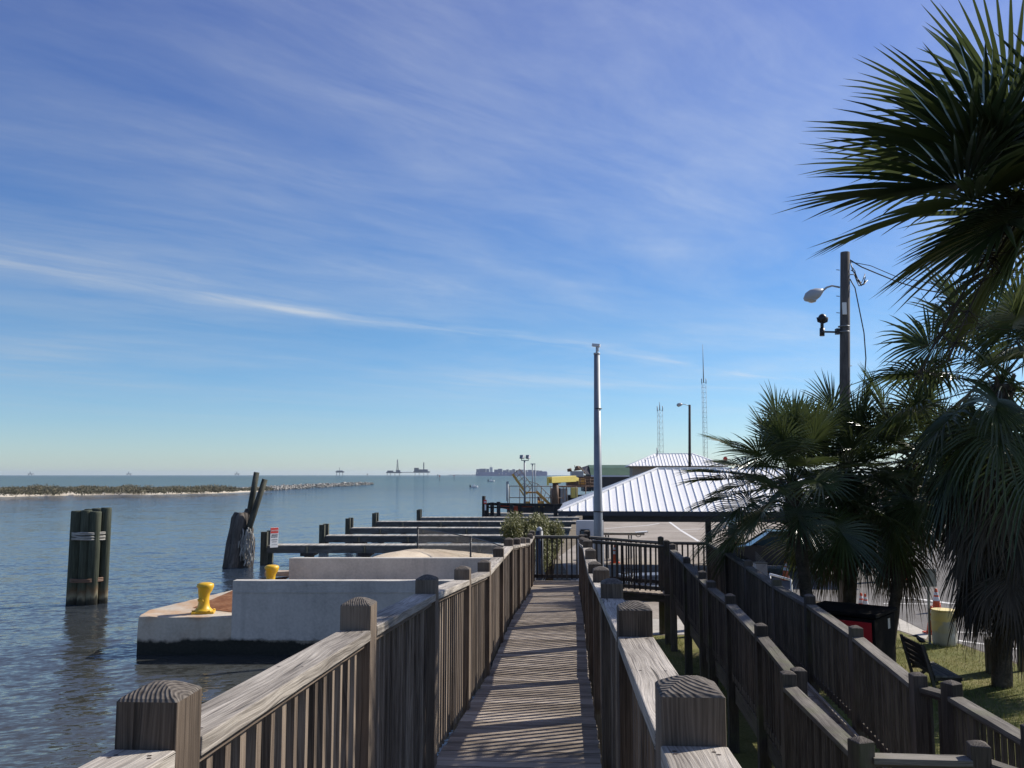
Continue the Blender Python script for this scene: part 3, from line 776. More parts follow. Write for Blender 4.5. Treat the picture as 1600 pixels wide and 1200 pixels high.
mb = MB(168); mb.box(q + Vector((0, -.02, -.02)), (.2, .01, .13)); mb.build('white_mark', M['wsign'], tpo)
q = Pz(758.5, 793, 99.3); mb = MB(167); mb.box(q, (.17, .03, .62)); mb.build('white_plate', M['wsign'], tpo)
mb = MB(169)
for (a, b, c, d) in (((780, 788.5), (799, 790), (799, 796), (781, 793)), ((803, 788.5), (812, 789), (811, 800), (803, 801)), ((815, 789.5), (832, 790), (831, 791.5), (815, 791.5))):
    A, B, C_, D_ = [Pz(*q_, 100.3) for q_ in (a, b, c, d)]
    nn = 7
    for k in range(nn + 1):
        mb.beam(lerp(A, D_, k / nn), lerp(B, C_, k / nn), .03, .11)
    for k in range(9): mb.beam(lerp(A, B, k / 8), lerp(D_, C_, k / 8), .03, .1, up=Vector((0, 1, 0)))
o = mb.build('barrier_netting', M['netting']); tag(o, 'orange plastic safety netting tied along the black timber pier', 'netting')

def far(name, label, cat, px, py, D, z=None):
    p = at(px, py, D); return thing(name, label, cat, (p.x, p.y, p.z if z is None else z))
BD = 116
Pb = lambda px, py, dy=0: at(px, py, BD + dy)
bg = far('work_barge', 'dark work barge with rusty deckhouses and pipe railings behind the timber pier', 'barge', 850, 800, BD)
mb = MB(170); a, b = Pb(792, 791), Pb(965, 793); mb.box(((a.x + b.x) / 2, BD + 6, (a.z - 2.2) / 2 ), (b.x - a.x, 12, a.z + 2.2)); mb.build('hull', M['hull'], bg, bevel=.1)
def pbox(name, px0, py0, px1, py1, dy, depth, mat, par):
    a, b = Pb(px0, py0, dy), Pb(px1, py1, dy); mb = MB(int(px0)); mb.box(((a.x + b.x) / 2, a.y + depth / 2, (a.z + b.z) / 2), (abs(b.x - a.x), depth, abs(a.z - b.z)))
    return mb.build(name, mat, par, bevel=.04)
pbox('cabinet', 876.5, 763, 887, 790.5, .8, 1.2, M['lgrey'], bg)
pbox('tank', 892.5, 762, 903, 778, 1.0, 1.6, M['craneyellow'], bg)
pbox('engine_house', 888, 774, 930, 791, 3, 4, M['hull'], bg)
pbox('deck_house', 862, 763, 876, 790, 3, 3, M['brownsteel'], bg)
pbox('upper_deck', 870, 759.5, 932, 761.5, 1.5, 4, M['brownsteel'], bg)
pbox('wheelhouse', 893, 736, 912, 745, 8, 3, M['lgrey'], bg)
pbox('wheelhouse_base', 886, 745, 930, 759, 8, 3, M['brownsteel'], bg)
pbox('crate', 884, 782, 893, 790, .4, .8, M['ochre'], bg)
pbox('winch', 905, 748, 915, 757, 4, 1.5, M['ochre'], bg)
mb = MB(171)
mb.tube([Pb(893, 734, 8), Pb(886.5, 735, 8)], [.25, .2], 8); mb.tube([Pb(903, 735, 9), Pb(902, 728, 9)], [.5, .2], 8); mb.tube([Pb(899, 735, 9), Pb(898, 727, 9)], .06, 5)
mb.tube([Pb(897, 735, 9), Pb(906, 729, 9), Pb(915, 741, 9)], .1, 5)
mb.build('mast', M['brownsteel'], bg)
mb = MB(172)
for y in (760, 778): mb.tube([Pb(796, y - .5), Pb(880, y)], .05, 5)
for y in (749, 754): mb.tube([Pb(905, y, 2), Pb(932, y + 1, 2)], .05, 5)
for px in (796, 812, 828, 846, 860, 880): mb.tube([Pb(px, 760), Pb(px, 791)], .045, 5)
for px in (907, 914, 922, 930): mb.tube([Pb(px, 748, 2), Pb(px, 760, 2)], .06, 5)
for px in (868, 885, 900, 915): mb.tube([Pb(px, 760, .3), Pb(px, 790, .3)], .06, 5)
mb.build('pipe_railing', M['brownsteel'], bg)
cr = far('deck_crane', 'stubby yellow crane with a box boom on the work barge', 'crane', 869, 790, BD + .5)
mb = MB(175); mb.tube([Pb(868, 791, -2), Pb(868, 754, -2)], [.42, .38], 10); mb.build('pedestal', M['brownsteel'], cr)
mb = MB(176); a, b = Pb(858.5, 750, -3.0), Pb(897, 748, .5); mb.beam(a, b, .8, .78); mb.beam(b, Pb(901, 749.5, .9), .7, .45); mb.build('boom', M['craneyellow'], cr, .03)
mb = MB(177); a, b = Pb(856, 746, -3.2), Pb(856, 758.5, -3.2); mb.beam(a, b, .55, .24); mb.build('boom_tip', M['craneyellow'], cr, .02)
mb = MB(178); mb.beam(Pb(892, 752, .5), Pb(896, 757, .5), .4, .3); mb.beam(Pb(866, 754, -2.3), Pb(873, 754, -1.7), .7, .25); mb.build('luffing_ram', M['brownsteel'], cr)
gw = far('gangway', 'ochre steel gangway raised at a slant above the timber pier', 'gangway', 822, 779, BD - 2)
G2 = lambda px, py, dy=0: at(px, py, BD - 2 + dy)
mb = MB(180)
for dy in (0, 1.1):
    mb.beam(G2(801, 741, dy), G2(823, 772, dy), .1, .3)
    mb.beam(G2(812, 764, dy), G2(822, 779, dy), .1, .18)
mb.build('stringer', M['ochre'], gw)
mb = MB(181)
for k in range(9): mb.beam(lerp(G2(801, 741), G2(823, 772), k / 8), lerp(G2(801, 741, 1.1), G2(823, 772, 1.1), k / 8), .3, .06)
mb.build('tread', M['ochre'], gw)
mb = MB(182)
for dy in (0, 1.1):
    mb.tube([G2(812, 733, dy), G2(832, 760, dy)], .045, 5); mb.tube([G2(807, 737, dy), G2(829, 765, dy)], .035, 5)
    for k in range(6): mb.tube([lerp(G2(801, 741, dy), G2(823, 771, dy), k / 5), lerp(G2(812, 733, dy), G2(832, 760, dy), k / 5)], .035, 5)
mb.build('hand_rail', M['brownsteel'], gw)
stt = far('steel_stairs', 'short ochre steel stairway leading down from the landing beam to the barge deck', 'stairs', 850, 791, BD - 1)
mb = MB(183)
for dy in (0, 1.0):
    mb.beam(G2(838, 768, 1 + dy), G2(861, 790, 1 + dy), .1, .35)
mb.build('stringer', M['ochre'], stt)
mb = MB(184)
for k in range(9): mb.beam(lerp(G2(839, 769.5, 1), G2(860, 789, 1), k / 8), lerp(G2(839, 769.5, 2), G2(860, 789, 2), k / 8), .28, .05)
mb.build('tread', M['ochre'], stt)
mb = MB(185); mb.beam(G2(822, 769.5, 1), G2(840, 769.5, 1), .6, .2); mb.build('landing_beam', M['ochre'], stt)
mb = MB(186)
for dy in (1, 2): 
    mb.tube([G2(826, 752, dy), G2(840, 756, dy), G2(866, 782, dy)], .04, 5)
    for k in range(5): mb.tube([lerp(G2(838, 768, dy), G2(861, 790, dy), k / 4), lerp(G2(840, 756, dy), G2(866, 780, dy), k / 4)], .035, 5)
    mb.tube([G2(842, 790, dy), G2(842, 776, dy)], .2, 6)
mb.build('hand_rail', M['brownsteel'], stt)
for px, lab in ((823, 'orange cable drum at the foot of the floodlight pole'), (845, 'orange machine housing under the steel stairs')):
    p = G2(px, 787, .5); mb = MB(px); mb.tube([p - Vector((.33, 0, 0)), p + Vector((.33, 0, 0))], .3 if px == 823 else .34, 14); mb.tube([p - Vector((.4, 0, 0)), p - Vector((.33, 0, 0))], .44, 14); mb.tube([p + Vector((.33, 0, 0)), p + Vector((.4, 0, 0))], .44, 14)
    mb.box(p + Vector((0, 0, -.35)), (.9, .6, .16))
    tag(mb.build('cable_drum', M['ochre'], None), lab, 'drum')
# floodlight pole and the thin masts beside it
fp = far('floodlight_pole', 'grey pole with a pair of square floodlights above the timber pier', 'light pole', 820, 790, BD - 3)
G3 = lambda px, py, dy=0: at(px, py, BD - 3 + dy)
mb = MB(190); mb.tube([G3(820, 791), G3(819.5, 720)], [.13, .1], 10); mb.build('pole', M['steel'], fp)
mb = MB(191); mb.beam(G3(814.5, 719.5), G3(826, 719.5), .1, .1); mb.beam(G3(815, 719.5), G3(815, 717), .08, .08); mb.beam(G3(825.5, 719.5), G3(825.5, 717), .08, .08); mb.build('cross_arm', M['steel'], fp)
for px in (815.5, 824.8):
    c = G3(px, 714); Rm = Matrix.Rotation(rad(-38), 3, 'Z') @ Matrix.Rotation(rad(-12), 3, 'X')
    mb = MB(int(px)); mb.box(c, (.5, .32, .46), Rm); f = mb.build('floodlight', M['steel'], fp, .03)
    mb = MB(int(px) + 1); mb.box(c + Rm @ Vector((.27, -.02, 0)), (.06, .34, .46), Rm); mb.build('lens', M['cwhite'], f)
mp = far('camera_mast', 'pair of thin grey steel masts joined at the top, right beside the floodlight pole', 'mast', 834, 790, BD - 2)
mb = MB(194); mb.tube([G2(832, 791), G2(832, 725)], .07, 6); mb.tube([G2(836, 791), G2(836, 726)], .06, 6); mb.build('mast_tube', M['steel'], mp)
mb = MB(195); mb.beam(G2(829, 725), G2(836.5, 725), .12, .12); mb.build('cross_arm', M['lgrey'], mp)
vp = far('vent_mast', 'lone short thin mast on the end of the barge', 'mast', 793, 791, BD - 1)
mb = MB(196); mb.tube([G2(793.5, 791, 1), G2(793.5, 756, 1)], .08, 6); mb.tube([G2(791.5, 783, 1), G2(791.5, 752, 1)], .05, 6); mb.build('mast_tube', M['lgrey'], vp)
mb = MB(197); mb.box(G2(793, 754, 1), (.3, .3, .3)); mb.build('mast_head', M['lgrey'], vp)

# ------------------------------------------------------------------ buildings
def hip_roof(t, W_, Dp, run, ez, rz_, pitch, mats, seam=.025, names_=('roof', 'seam')):
    """eave rectangle 0..W_ x 0..Dp in the frame of t, ridge at Dp/2 from run to W_-run; returns nothing."""
    h = Dp / 2; mb = MB(200)
    A, B, C_, D_ = (0, 0, ez), (W_, 0, ez), (W_, Dp, ez), (0, Dp, ez); E1, E2 = (run, h, rz_), (W_ - run, h, rz_)
    for q in ((A, B, E2, E1), (C_, D_, E1, E2), (D_, A, E1), (B, C_, E2)): mb.poly(q)
    roof = child(mb, 'roof', mats[0], t)
    mb = MB(201); x = pitch * .5
    while x < W_:
        k = min(1, x / run, (W_ - x) / run)
        for s0, s1 in ((0, h * k), (Dp, Dp - h * k)):
            mb.beam((x, s0, ez + seam * .6), (x, s1, ez + (rz_ - ez) * k + seam * .6), seam, seam * 1.6)
        x += pitch
    y = pitch * .5
    while y < Dp:
        k = 1 - abs(y - h) / h
        for x0_, x1_ in ((0, run * k), (W_, W_ - run * k)):
            mb.beam((x0_, y, ez + seam * .6), (x1_, y, ez + (rz_ - ez) * k + seam * .6), seam, seam * 1.6)
        y += pitch
    s_ = child(mb, 'seams', mats[0], roof)
    mb = MB(202)
    for p, q in ((A, E1), (B, E2), (C_, E2), (D_, E1), (E1, E2)): mb.beam(Vector(p) + Vector((0, 0, .02)), Vector(q) + Vector((0, 0, .02)), seam * 5, seam * 2)
    child(mb, 'ridge_cap', mats[0], roof)
    mb = MB(203)
    for p, q in ((A, B), (B, C_), (C_, D_), (D_, A)): mb.beam(Vector(p) - Vector((0, 0, .09)), Vector(q) - Vector((0, 0, .09)), .04, .16)
    child(mb, 'fascia', mats[1], t)
    mb = MB(204); mb.poly([(.03, .03, ez - .15), (W_ - .03, .03, ez - .15), (W_ - .03, Dp - .03, ez - .15), (.03, Dp - .03, ez - .15)])
    child(mb, 'soffit', mats[1], t)
c = at(873, 798.5, 34.0)
pv = thing('pavilion', 'open picnic pavilion with a white standing seam metal hip roof on dark posts', 'pavilion', (c.x, c.y, 0), rz=rad(-4.5))
hip_roof(pv, 13.2, 8.2, 4.1, c.z, 4.27, .305, (M['white'], M['navy']))
for x in (1.05, 6.6, 12.2):
    for y in (.9, 7.3):
        mb = MB(210); mb.box((x, y, (c.z - .16) / 2), (.24, .24, c.z - .16)); child(mb, 'post', M['navy'], pv, .01)
mb = MB(211)
for y in (.9, 7.3): mb.box((6.6, y, c.z - .32), (11.4, .14, .24))
for x in (1.05, 12.2): mb.box((x, 4.1, c.z - .33), (.14, 6.2, .22))
child(mb, 'beam', M['navy'], pv)
kp = at(921, 830, 33.4)
ks = thing('kiosk', 'white cabinet kiosk with a rounded dark window beside the pavilion corner post', 'kiosk', (kp.x, kp.y, 0), rz=rad(-8))
mb = MB(212); mb.box((0, .4, 1.15), (1.0, .7, 2.3)); child(mb, 'cabinet', M['whitep'], ks, .02)
mb = MB(213)
for a_, b_, cx, cz in ((.34, .05, -.17, 1.95), (.34, .05, -.17, 1.4), (.05, .5, -.34, 1.675), (.05, .5, 0, 1.675)): mb.box((cx, .035, cz), (a_, .05, b_))
child(mb, 'window_frame', M['black'], ks, .02)
mb = MB(214); mb.box((-.17, .045, 1.675), (.3, .03, .5)); child(mb, 'pane', M['glass'], ks)
mb = MB(215); mb.box((.24, .045, 1.15), (.015, .02, 2.2)); mb.box((.42, .045, 1.0), (.03, .02, 1.7)); child(mb, 'door_seam', M['black'], ks)
# far buildings
c = at(982, 728, 150)
fb = thing('hip_roofed_building', 'far single storey building with a pale grey ribbed hip roof beyond the pavilion', 'building', (c.x, c.y, 0), rz=rad(-5))
hip_roof(fb, 16.5, 13, 5.0, c.z, at(1000, 709, 156).z, .55, (M['white'], M['tan']), seam=.06)
mb = MB(216); mb.box((8.2, 6.5, (c.z - .15) / 2), (15, 11.6, c.z - .15)); child(mb, 'wall', M['tan'], fb)
for k in range(4):
    mb = MB(217); mb.box((2.6 + k * 3.6, .66, c.z * .5), (1.3, .1, 1.5)); w_ = child(mb, 'window', M['whitep'], fb); mb = MB(218); mb.box((2.6 + k * 3.6, .6, c.z * .5), (1.1, .05, 1.3)); child(mb, 'pane', M['glass'], w_)
mb = MB(219); mb.tube([(5.2, 5, 7), (5.2, 5, 8.7)], .09, 8); mb.tube([(3.0, 2.0, 5.5), (3.0, 2.0, 6.6)], .07, 8); child(mb, 'vent_pipe', M['steel'], fb)
c = at(914, 745, 215)
gb = thing('green_roofed_hall', 'far hall with a dark green gambrel roof and pale eave behind the barge', 'building', (c.x, c.y, 0))
Wd = at(1000, 745, 215).x - c.x; rz_ = at(950, 726, 215).z; ez = at(950, 742.5, 215).z
mb = MB(220)
prof = [(-.3, ez), (3.5, lerp(ez, rz_, .72)), (7, rz_), (10.5, lerp(ez, rz_, .72)), (14.3, ez)]
for (y0, z0), (y1, z1) in zip(prof, prof[1:]): mb.poly([(1.4, y0, z0), (Wd, y0, z0), (Wd, y1, z1), (1.4, y1, z1)])
child(mb, 'roof', M['green'], gb)
mb = MB(221); mb.poly([(1.5, y, z) for y, z in prof] + [(1.5, 14, 0), (1.5, 0, 0)]); mb.poly([(Wd - .1, y, z) for y, z in prof] + [(Wd - .1, 14, 0), (Wd - .1, 0, 0)])
mb.box((Wd / 2 + .7, .1, ez / 2), (Wd - 1.8, .2, ez - .3)); mb.box((Wd / 2 + .7, 13.9, ez / 2), (Wd - 1.8, .2, ez - .3)); child(mb, 'wall', M['hull'], gb)
mb = MB(222); mb.box((Wd / 2 + .7, -.35, ez - .2), (Wd - 1.4, .12, .4)); child(mb, 'fascia', M['whitep'], gb)
mb = MB(223); mb.poly([(-.4, 1.2, lerp(ez, rz_, .3)), (1.5, .0, ez), (1.5, 7, rz_ - .05), (-.4, 6.5, lerp(ez, rz_, .75))]); mb.box((.5, 5, ez / 2), (1.6, 8, ez)); child(mb, 'porch', M['hull'], gb)

# ------------------------------------------------------------------ poles, towers
p = at(936, 900, 27.0); top = at(932.5, 553, 27.0)
cp = thing('camera_pole', 'tall smooth grey steel pole with a camera on top, just past the boardwalk end', 'pole', (p.x, 27, 0))
mb = MB(230); mb.tube([(p.x, 27, -.1), (p.x - .01, 27, 2), (top.x, 27, top.z)], [.142, .14, .088], 18); mb.build('pole_shaft', M['steel'], cp)
mb = MB(231); mb.tube([(top.x, 27, top.z), (top.x, 27, top.z + .22)], [.03, .03], 8); mb.tube([(top.x, 27, top.z - .02), (top.x, 27, top.z + .03)], .1, 12); mb.build('bracket', M['lgrey'], cp)
mb = MB(232); Rm = Matrix.Rotation(rad(8), 3, 'Y') @ Matrix.Rotation(rad(-20), 3, 'Z'); mb.box(at(931.5, 539.5, 27), (.25, .11, .09), Rm); mb.tube([at(934, 542, 27), at(934, 549, 27)], .04, 8); mb.build('camera', M['whitep'], cp, .01)
mb = MB(233); z = at(936, 800, 27).z; mb.tube([(p.x, 27, z), (p.x, 27, z + .035)], .146, 16); mb.build('steel_band', M['black'], cp)
mb = MB(2330); mb.tube([(top.x + .02, 27, 6.0), (top.x + .02, 27, 6.03)], .118, 16); mb.build('steel_band', M['black'], cp)

UD = 26.0
U = lambda px, py, dy=0: at(px, py, UD + dy)
up = thing('utility_pole', 'brown wooden utility pole with a lamp arm and a black dome camera', 'utility pole', (U(1318, 700).x, UD, 0))
b0 = U(1317, 900); t0 = U(1320.5, 394)
mb = MB(240); mb.tube([(b0.x, UD, -.2), lerp(Vector((b0.x, UD, 0)), t0, .5), t0 - Vector((0, 0, .01)), t0], [.175, .155, .135, .12], 14); mb.build('pole_shaft', M['pole'], up)
mb = MB(241); mb.tube([U(1312, 449), U(1300, 446.5), U(1292, 449), U(1284, 455)], [.028, .028, .03, .035], 8); mb.build('lamp_arm', M['lgrey'], up)
mb = MB(242); a = U(1286, 453); b = U(1257, 468); x = (b - a)
pr = [(.0, .05), (.12, .09), (.3, .15), (.55, .185), (.8, .16), (1.0, .06)]
mb.tube([a + x * s_ for s_, r_ in pr], [r_ for s_, r_ in pr], 14); lh = mb.build('lamp_head', M['lgrey'], up)
mb = MB(243); q = a + x * .62 - Vector((0, 0, .09)); 
mb.tube([q, q - Vector((.02, 0, .06)), q - Vector((.03, 0, .11))], [.16, .14, .06], 12); mb.build('lens', M['lens'], lh)
mb = MB(244); mb.beam(U(1312, 519), U(1287, 518.5), .05, .05); mb.box(U(1309, 518), (.12, .16, .17)); mb.tube([U(1284.5, 525), U(1284.5, 513)], .075, 10); mb.tube([U(1284.5, 513), U(1284.5, 500)], .05, 8); mb.build('camera_arm', M['black'], up)
mb = MB(245); c = U(1285, 497)
mb.tube([c + Vector((0, 0, z)) for z in (-.13, -.1, -.02, .05, .1, .13)], [.05, .1, .125, .115, .08, .02], 14); mb.tube([c + Vector((-.15, 0, .02)), c + Vector((-.13, 0, -.1)), c + Vector((0, 0, -.15)), c + Vector((.13, 0, -.1)), c + Vector((.15, 0, .02))], .03, 6); mb.build('dome_camera', M['black'], up)
mb = MB(246); c = U(1319.5, 482, -.17); mb.box(c, (.12, .05, .36)); mb.build('meter_plate', M['wsign'], up, .01)
mb = MB(247)
for y in (511, 519.5): q = U(1318.6, y); mb = MB(2470); mb.tube([(q.x, UD, q.z), (q.x, UD, q.z + .03)], .17, 14); mb.build('steel_band', M['steel'], up)
mb = MB(2471)
for y, s_ in ((422, -1), (489, -1), (463, -1), (572, 1)): q = U(1319 + s_ * 7, y); mb.tube([q, q + Vector((.1 * s_, 0, .01))], .012, 5)
mb.build('step_bolts', M['steel'], up)
mb = MB(248); rng = random.Random(4)
mb.tube([U(1328, 436, -.1), U(1336, 450, -.1), U(1342, 480, -.1), U(1350, 520, -.1), U(1353, 560, -.1), U(1351, 590, -.1), U(1346, 618, -.1)], .018, 6)
for k in range(4):
    pts = [U(1329 + rng.uniform(-1, 1), 408 + k * 7)]
    for s_ in range(5): pts.append(U(1334 + s_ * 5 + rng.uniform(-3, 3), 420 + k * 3 + 26 * math.sin(s_ / 4 * 2.6) * rng.uniform(.5, 1.0), rng.uniform(-.3, .3)))
    mb.tube(pts, .015, 5)
mb.build('hanging_cable', M['cable'], up)
mb = MB(249)
mb.tube([U(1328, 406), U(1346, 417), U(1370, 427), U(1402, 440), U(1440, 452), U(1600, 480), U(1800, 500)], .02, 5); tag(mb.build('overhead_cable', M['cable']), 'twisted black cable leaving the top of the wooden utility pole', 'cable', 'overhead cables from the utility pole')
mb = MB(250); mb.tube([U(1328, 409), U(1360, 415), U(1400, 432), U(1450, 442), U(1600, 452), U(1800, 460)], .012, 5); tag(mb.build('overhead_cable', M['cable']), 'thinner straight cable above the twisted one on the utility pole', 'cable', 'overhead cables from the utility pole')

p = at(1077.5, 790, 90)
sl = thing('street_lamp', 'distant brown lamp post with a small cobra head lamp over the far roof', 'street lamp', (p.x, 90, 0))
t_ = at(1077.5, 632.5, 90); mb = MB(255); mb.tube([(p.x, 90, -.1), t_], [.17, .12], 10); mb.build('pole_shaft', M['pole'], sl)
mb = MB(256); mb.tube([at(1076, 634, 90), at(1069, 631.5, 90), at(1065, 632, 90)], .035, 6); mb.build('lamp_arm', M['lgrey'], sl)
mb = MB(257); mb.tube([at(1066, 631.5, 90), at(1063, 632, 90), at(1059.5, 633, 90), at(1057.5, 633.5, 90)], [.08, .18, .2, .08], 10); mb.build('lamp_head', M['lgrey'], sl)
def lattice(name, label, px, py_top, py_m, D, w):
    base = at(px, 742, D); t = thing(name, label, 'radio mast', (base.x, D, 0), 'lattice radio masts')
    zt = at(px, py_m, D).z; mb = MB(260); k = math.sqrt(3) / 2
    tri = [Vector((-.5, -.29, 0)) * w, Vector((.5, -.29, 0)) * w, Vector((0, .577, 0)) * w]; o_ = Vector((base.x, D, 0))
    for v in tri: mb.tube([o_ + v, o_ + v + Vector((0, 0, zt))], .035, 4)
    n = int(zt / (w * 1.1))
    for i in range(n):
        for j in range(3):
            a_, b_ = tri[j], tri[(j + 1) % 3]; z0, z1 = zt * i / n, zt * (i + 1) / n
            mb.tube([o_ + a_ + Vector((0, 0, z0)), o_ + b_ + Vector((0, 0, z1))], .02, 3, cap=False)
            mb.tube([o_ + a_ + Vector((0, 0, z1)), o_ + b_ + Vector((0, 0, z1))], .02, 3, cap=False)
    mb.build('lattice_frame', M['steel'], t)
    mb = MB(261); za = at(px, py_top, D).z; mb.tube([o_ + Vector((0, 0, zt)), o_ + Vector((0, 0, (zt + za) / 2)), o_ + Vector((0, 0, za))], [.13, .09, .04], 5); mb.build('whip_antenna', M['steel'], t)
    mb = MB(262)
    for v in tri[:2]: mb.tube([o_ + v + Vector((0, 0, zt - .2)), o_ + v + Vector((0, 0, zt + .9))], .09, 5)
    mb.build('side_antenna', M['steel'], t)
lattice('radio_mast', 'shorter lattice radio mast left of the far street lamp', 1032.5, 628, 641, 190, 1.15)
lattice('radio_mast', 'tall lattice radio mast with a long whip antenna above the palm crown', 1102.5, 538, 598, 200, 1.0)

# ------------------------------------------------------------------ things on the lot and lawn
def make_cone():
    t = thing('traffic_cone', 'x', 'traffic cone', (0, 0, 0), 'orange traffic cones')
    mb = MB(270); mb.box((0, 0, .02), (.38, .38, .04)); child(mb, 'base', M['orange'], t, .01)
    mb = MB(271); mb.lathe((0, 0, 0), [(.155, .04), (.135, .1), (.038, .70), (.034, .72), (.01, .725)], 16); child(mb, 'cone_body', M['orange'], t)
    for z0, z1 in ((.36, .48), (.53, .62)):
        mb = MB(272); r_ = lambda z: .153 - (z - .06) * .181 + .004
        mb.tube([(0, 0, z0), (0, 0, z1)], [r_(z0), r_(z1)], 16, cap=False); child(mb, 'white_band', M['cwhite'], t)
    return t
cone0 = make_cone(); first = [True]
def cone(px, py, label, zt=None, D=None, s=1.0, z=0.0):
    p = gnd(px, py, z) if D is None else at(px, py, D)
    if D is not None: p.z = z
    if first[0]: o = cone0; first[0] = False; o.location = p; o['label'] = label
    else: o = dup(cone0, p, 0, label)
    o.scale = (s, s, s)
cone(1228, 906, 'traffic cone standing behind the ramp rail between the mesh bin and the palm trunk')
cone(1191, 893, 'small traffic cone just behind the mesh bin')
cone(961, 880, 'traffic cone seen through the slats next to the bicycle', s=1.15)
cone(1464, 957, 'traffic cone poking up behind the faded yellow barrel', s=.95)
cone(1457, 990, 'traffic cone beside the barrel at the thin sign post', s=.95)
cone(1346.5, 958, 'farther of two traffic cones close together behind the red bin', s=.8)
cone(1353, 959.5, 'nearer of two traffic cones close together behind the red bin', s=.8)
cone(1411, 910, 'traffic cone far out on the road behind the trunk of the leaning palm')
p = gnd(1476.5, 1008)
br = thing('plastic_barrel', 'faded yellow plastic barrel with a grimy lower half at the kerb', 'barrel', (p.x, p.y, 0))
mb = MB(280); prof = [(.235, 0), (.26, .03), (.265, .1), (.272, .28), (.262, .30), (.275, .33), (.28, .55), (.268, .57), (.278, .60), (.272, .76), (.255, .80)]
mb.lathe((0, 0, 0), prof, 28); child(mb, 'barrel_body', M['barrel'], br)
mb = MB(281); mb.tube([(0, 0, .795), (0, 0, .83)], [.262, .262], 28); child(mb, 'rim', M['barrel'], br)
p = gnd(1453, 1006)
sp = thing('sign_post', 'thin grey post carrying a small grey plate beside the barrel', 'sign', (p.x, p.y, 0))
mb = MB(282); mb.beam((0, 0, 0), (.03, 0, 1.75), .045, .045, up=Vector((0, 1, 0))); child(mb, 'post', M['steel'], sp)
mb = MB(283); mb.box((.03, -.04, 1.55), (.36, .015, .42)); child(mb, 'plate', M['lgrey'], sp, .004)
p = gnd(1597, 1049)
sp2 = thing('steel_post', 'round galvanised steel post standing at the road edge past the palm', 'post', (p.x, p.y, 0))
mb = MB(284); mb.tube([(0, 0, -.05), (-.08, 0, 2.6)], .055, 12); child(mb, 'post_tube', M['steel'], sp2)
mb = MB(285); mb.tube([(-.08, 0, 2.6), (-.081, 0, 2.64)], [.062, .04], 12); child(mb, 'cap', M['steel'], sp2)
p = gnd(1557, 1052)
bo = thing('timber_bollard', 'short dark square timber bollard behind the palm trunk', 'bollard', (p.x, p.y, 0), rz=rad(-20))
mb = MB(286); mb.box((0, 0, .33), (.36, .3, .72)); child(mb, 'timber_block', [M['dpost']], bo, .02)
# bench, its back to the ramp
p = Vector((7.67, 17.1, 0))
BS = .84
bn = thing('bench', 'dark wooden bench with a sloping slatted back turned to the ramp', 'bench', p, rz=rad(-95)); bn.scale = (BS, BS, BS)
mb = MB(290)
for k in range(5): mb.beam((-.72, .02 - k * .035, .5 + k * .125), (.72, .02 - k * .035, .5 + k * .125), .03, .115, up=Vector((0, -.28, 1)))
child(mb, 'backrest', M['dslat'], bn)
mb = MB(291)
for k in range(4): mb.box((0, .12 + k * .13, .44), (1.5, .115, .04), None, 0)
child(mb, 'seat', M['dcap'], bn)
for x in (-.66, .66):
    mb = MB(292); mb.beam((x, .1, 0), (x, -.16, 1.08), .09, .05, up=Vector((0, 1, 0))); child(mb, 'leg', M['dpost'], bn)
    mb = MB(293); mb.beam((x, .56, 0), (x, .56, .42), .05, .1, up=Vector((0, 1, 0))); mb.beam((x, .06, .38), (x, .64, .38), .05, .09); mb.beam((x, .12, .1), (x, .5, .4), .04, .07); child(mb, 'leg', M['dpost'], bn)
# bird on the bench back
bp = at(1438, 991, (p + Matrix.Rotation(rad(-95), 3, 'Z') @ Vector((.6, -.14, 1))).y)
q = p + Matrix.Rotation(rad(-95), 3, 'Z') @ Vector((.58 * BS, -.135 * BS, 1.06 * BS))
bd = thing('bird', 'small dark bird perched on the end of the bench back', 'bird', q + Vector((0, 0, .02)), rz=rad(150))
mb = MB(295)
mb.tube([(-.06, 0, .05), (-.03, 0, .06), (.02, 0, .075), (.06, 0, .11), (.075, 0, .135), (.095, 0, .145), (.115, 0, .14), (.145, 0, .132)], [.012, .034, .046, .036, .024, .028, .02, .003], 10)
mb.beam((-.04, 0, .055), (-.17, 0, .02), .03, .01)
mb.tube([(.01, .015, .04), (.012, .015, -.01)], .005, 4); mb.tube([(.01, -.015, .04), (.012, -.015, -.01)], .005, 4)
child(mb, 'bird_body', M['black'], bd)
# red and black bin
a = at(1313, 957, 18.8); b = at(1390, 962, 18.0)
bx = thing('storage_bin', 'large bin with a bright red front and black side under the palms', 'bin', (at(1364, 960, 17.6).x, 17.6, 0), rz=rad(-40))
ht = at(1364, 965, 17.6).z
mb = MB(300); mb.box((-.72, .014, ht / 2 - .04), (1.36, .03, ht - .14)); child(mb, 'front_panel', M['red'], bx, .004)
mb = MB(301); mb.box((-.70, .66, ht / 2 - .02), (1.42, 1.25, ht - .06)); child(mb, 'bin_body', M['matblack'], bx, .01)
mb = MB(302); mb.box((-.70, .66, ht + .02), (1.52, 1.36, .07)); child(mb, 'lid', M['matblack'], bx, .015)
mb = MB(303); mb.box((.014, .9, ht - .22), (.008, .12, .2)); child(mb, 'paper_notice', M['wsign'], bx)
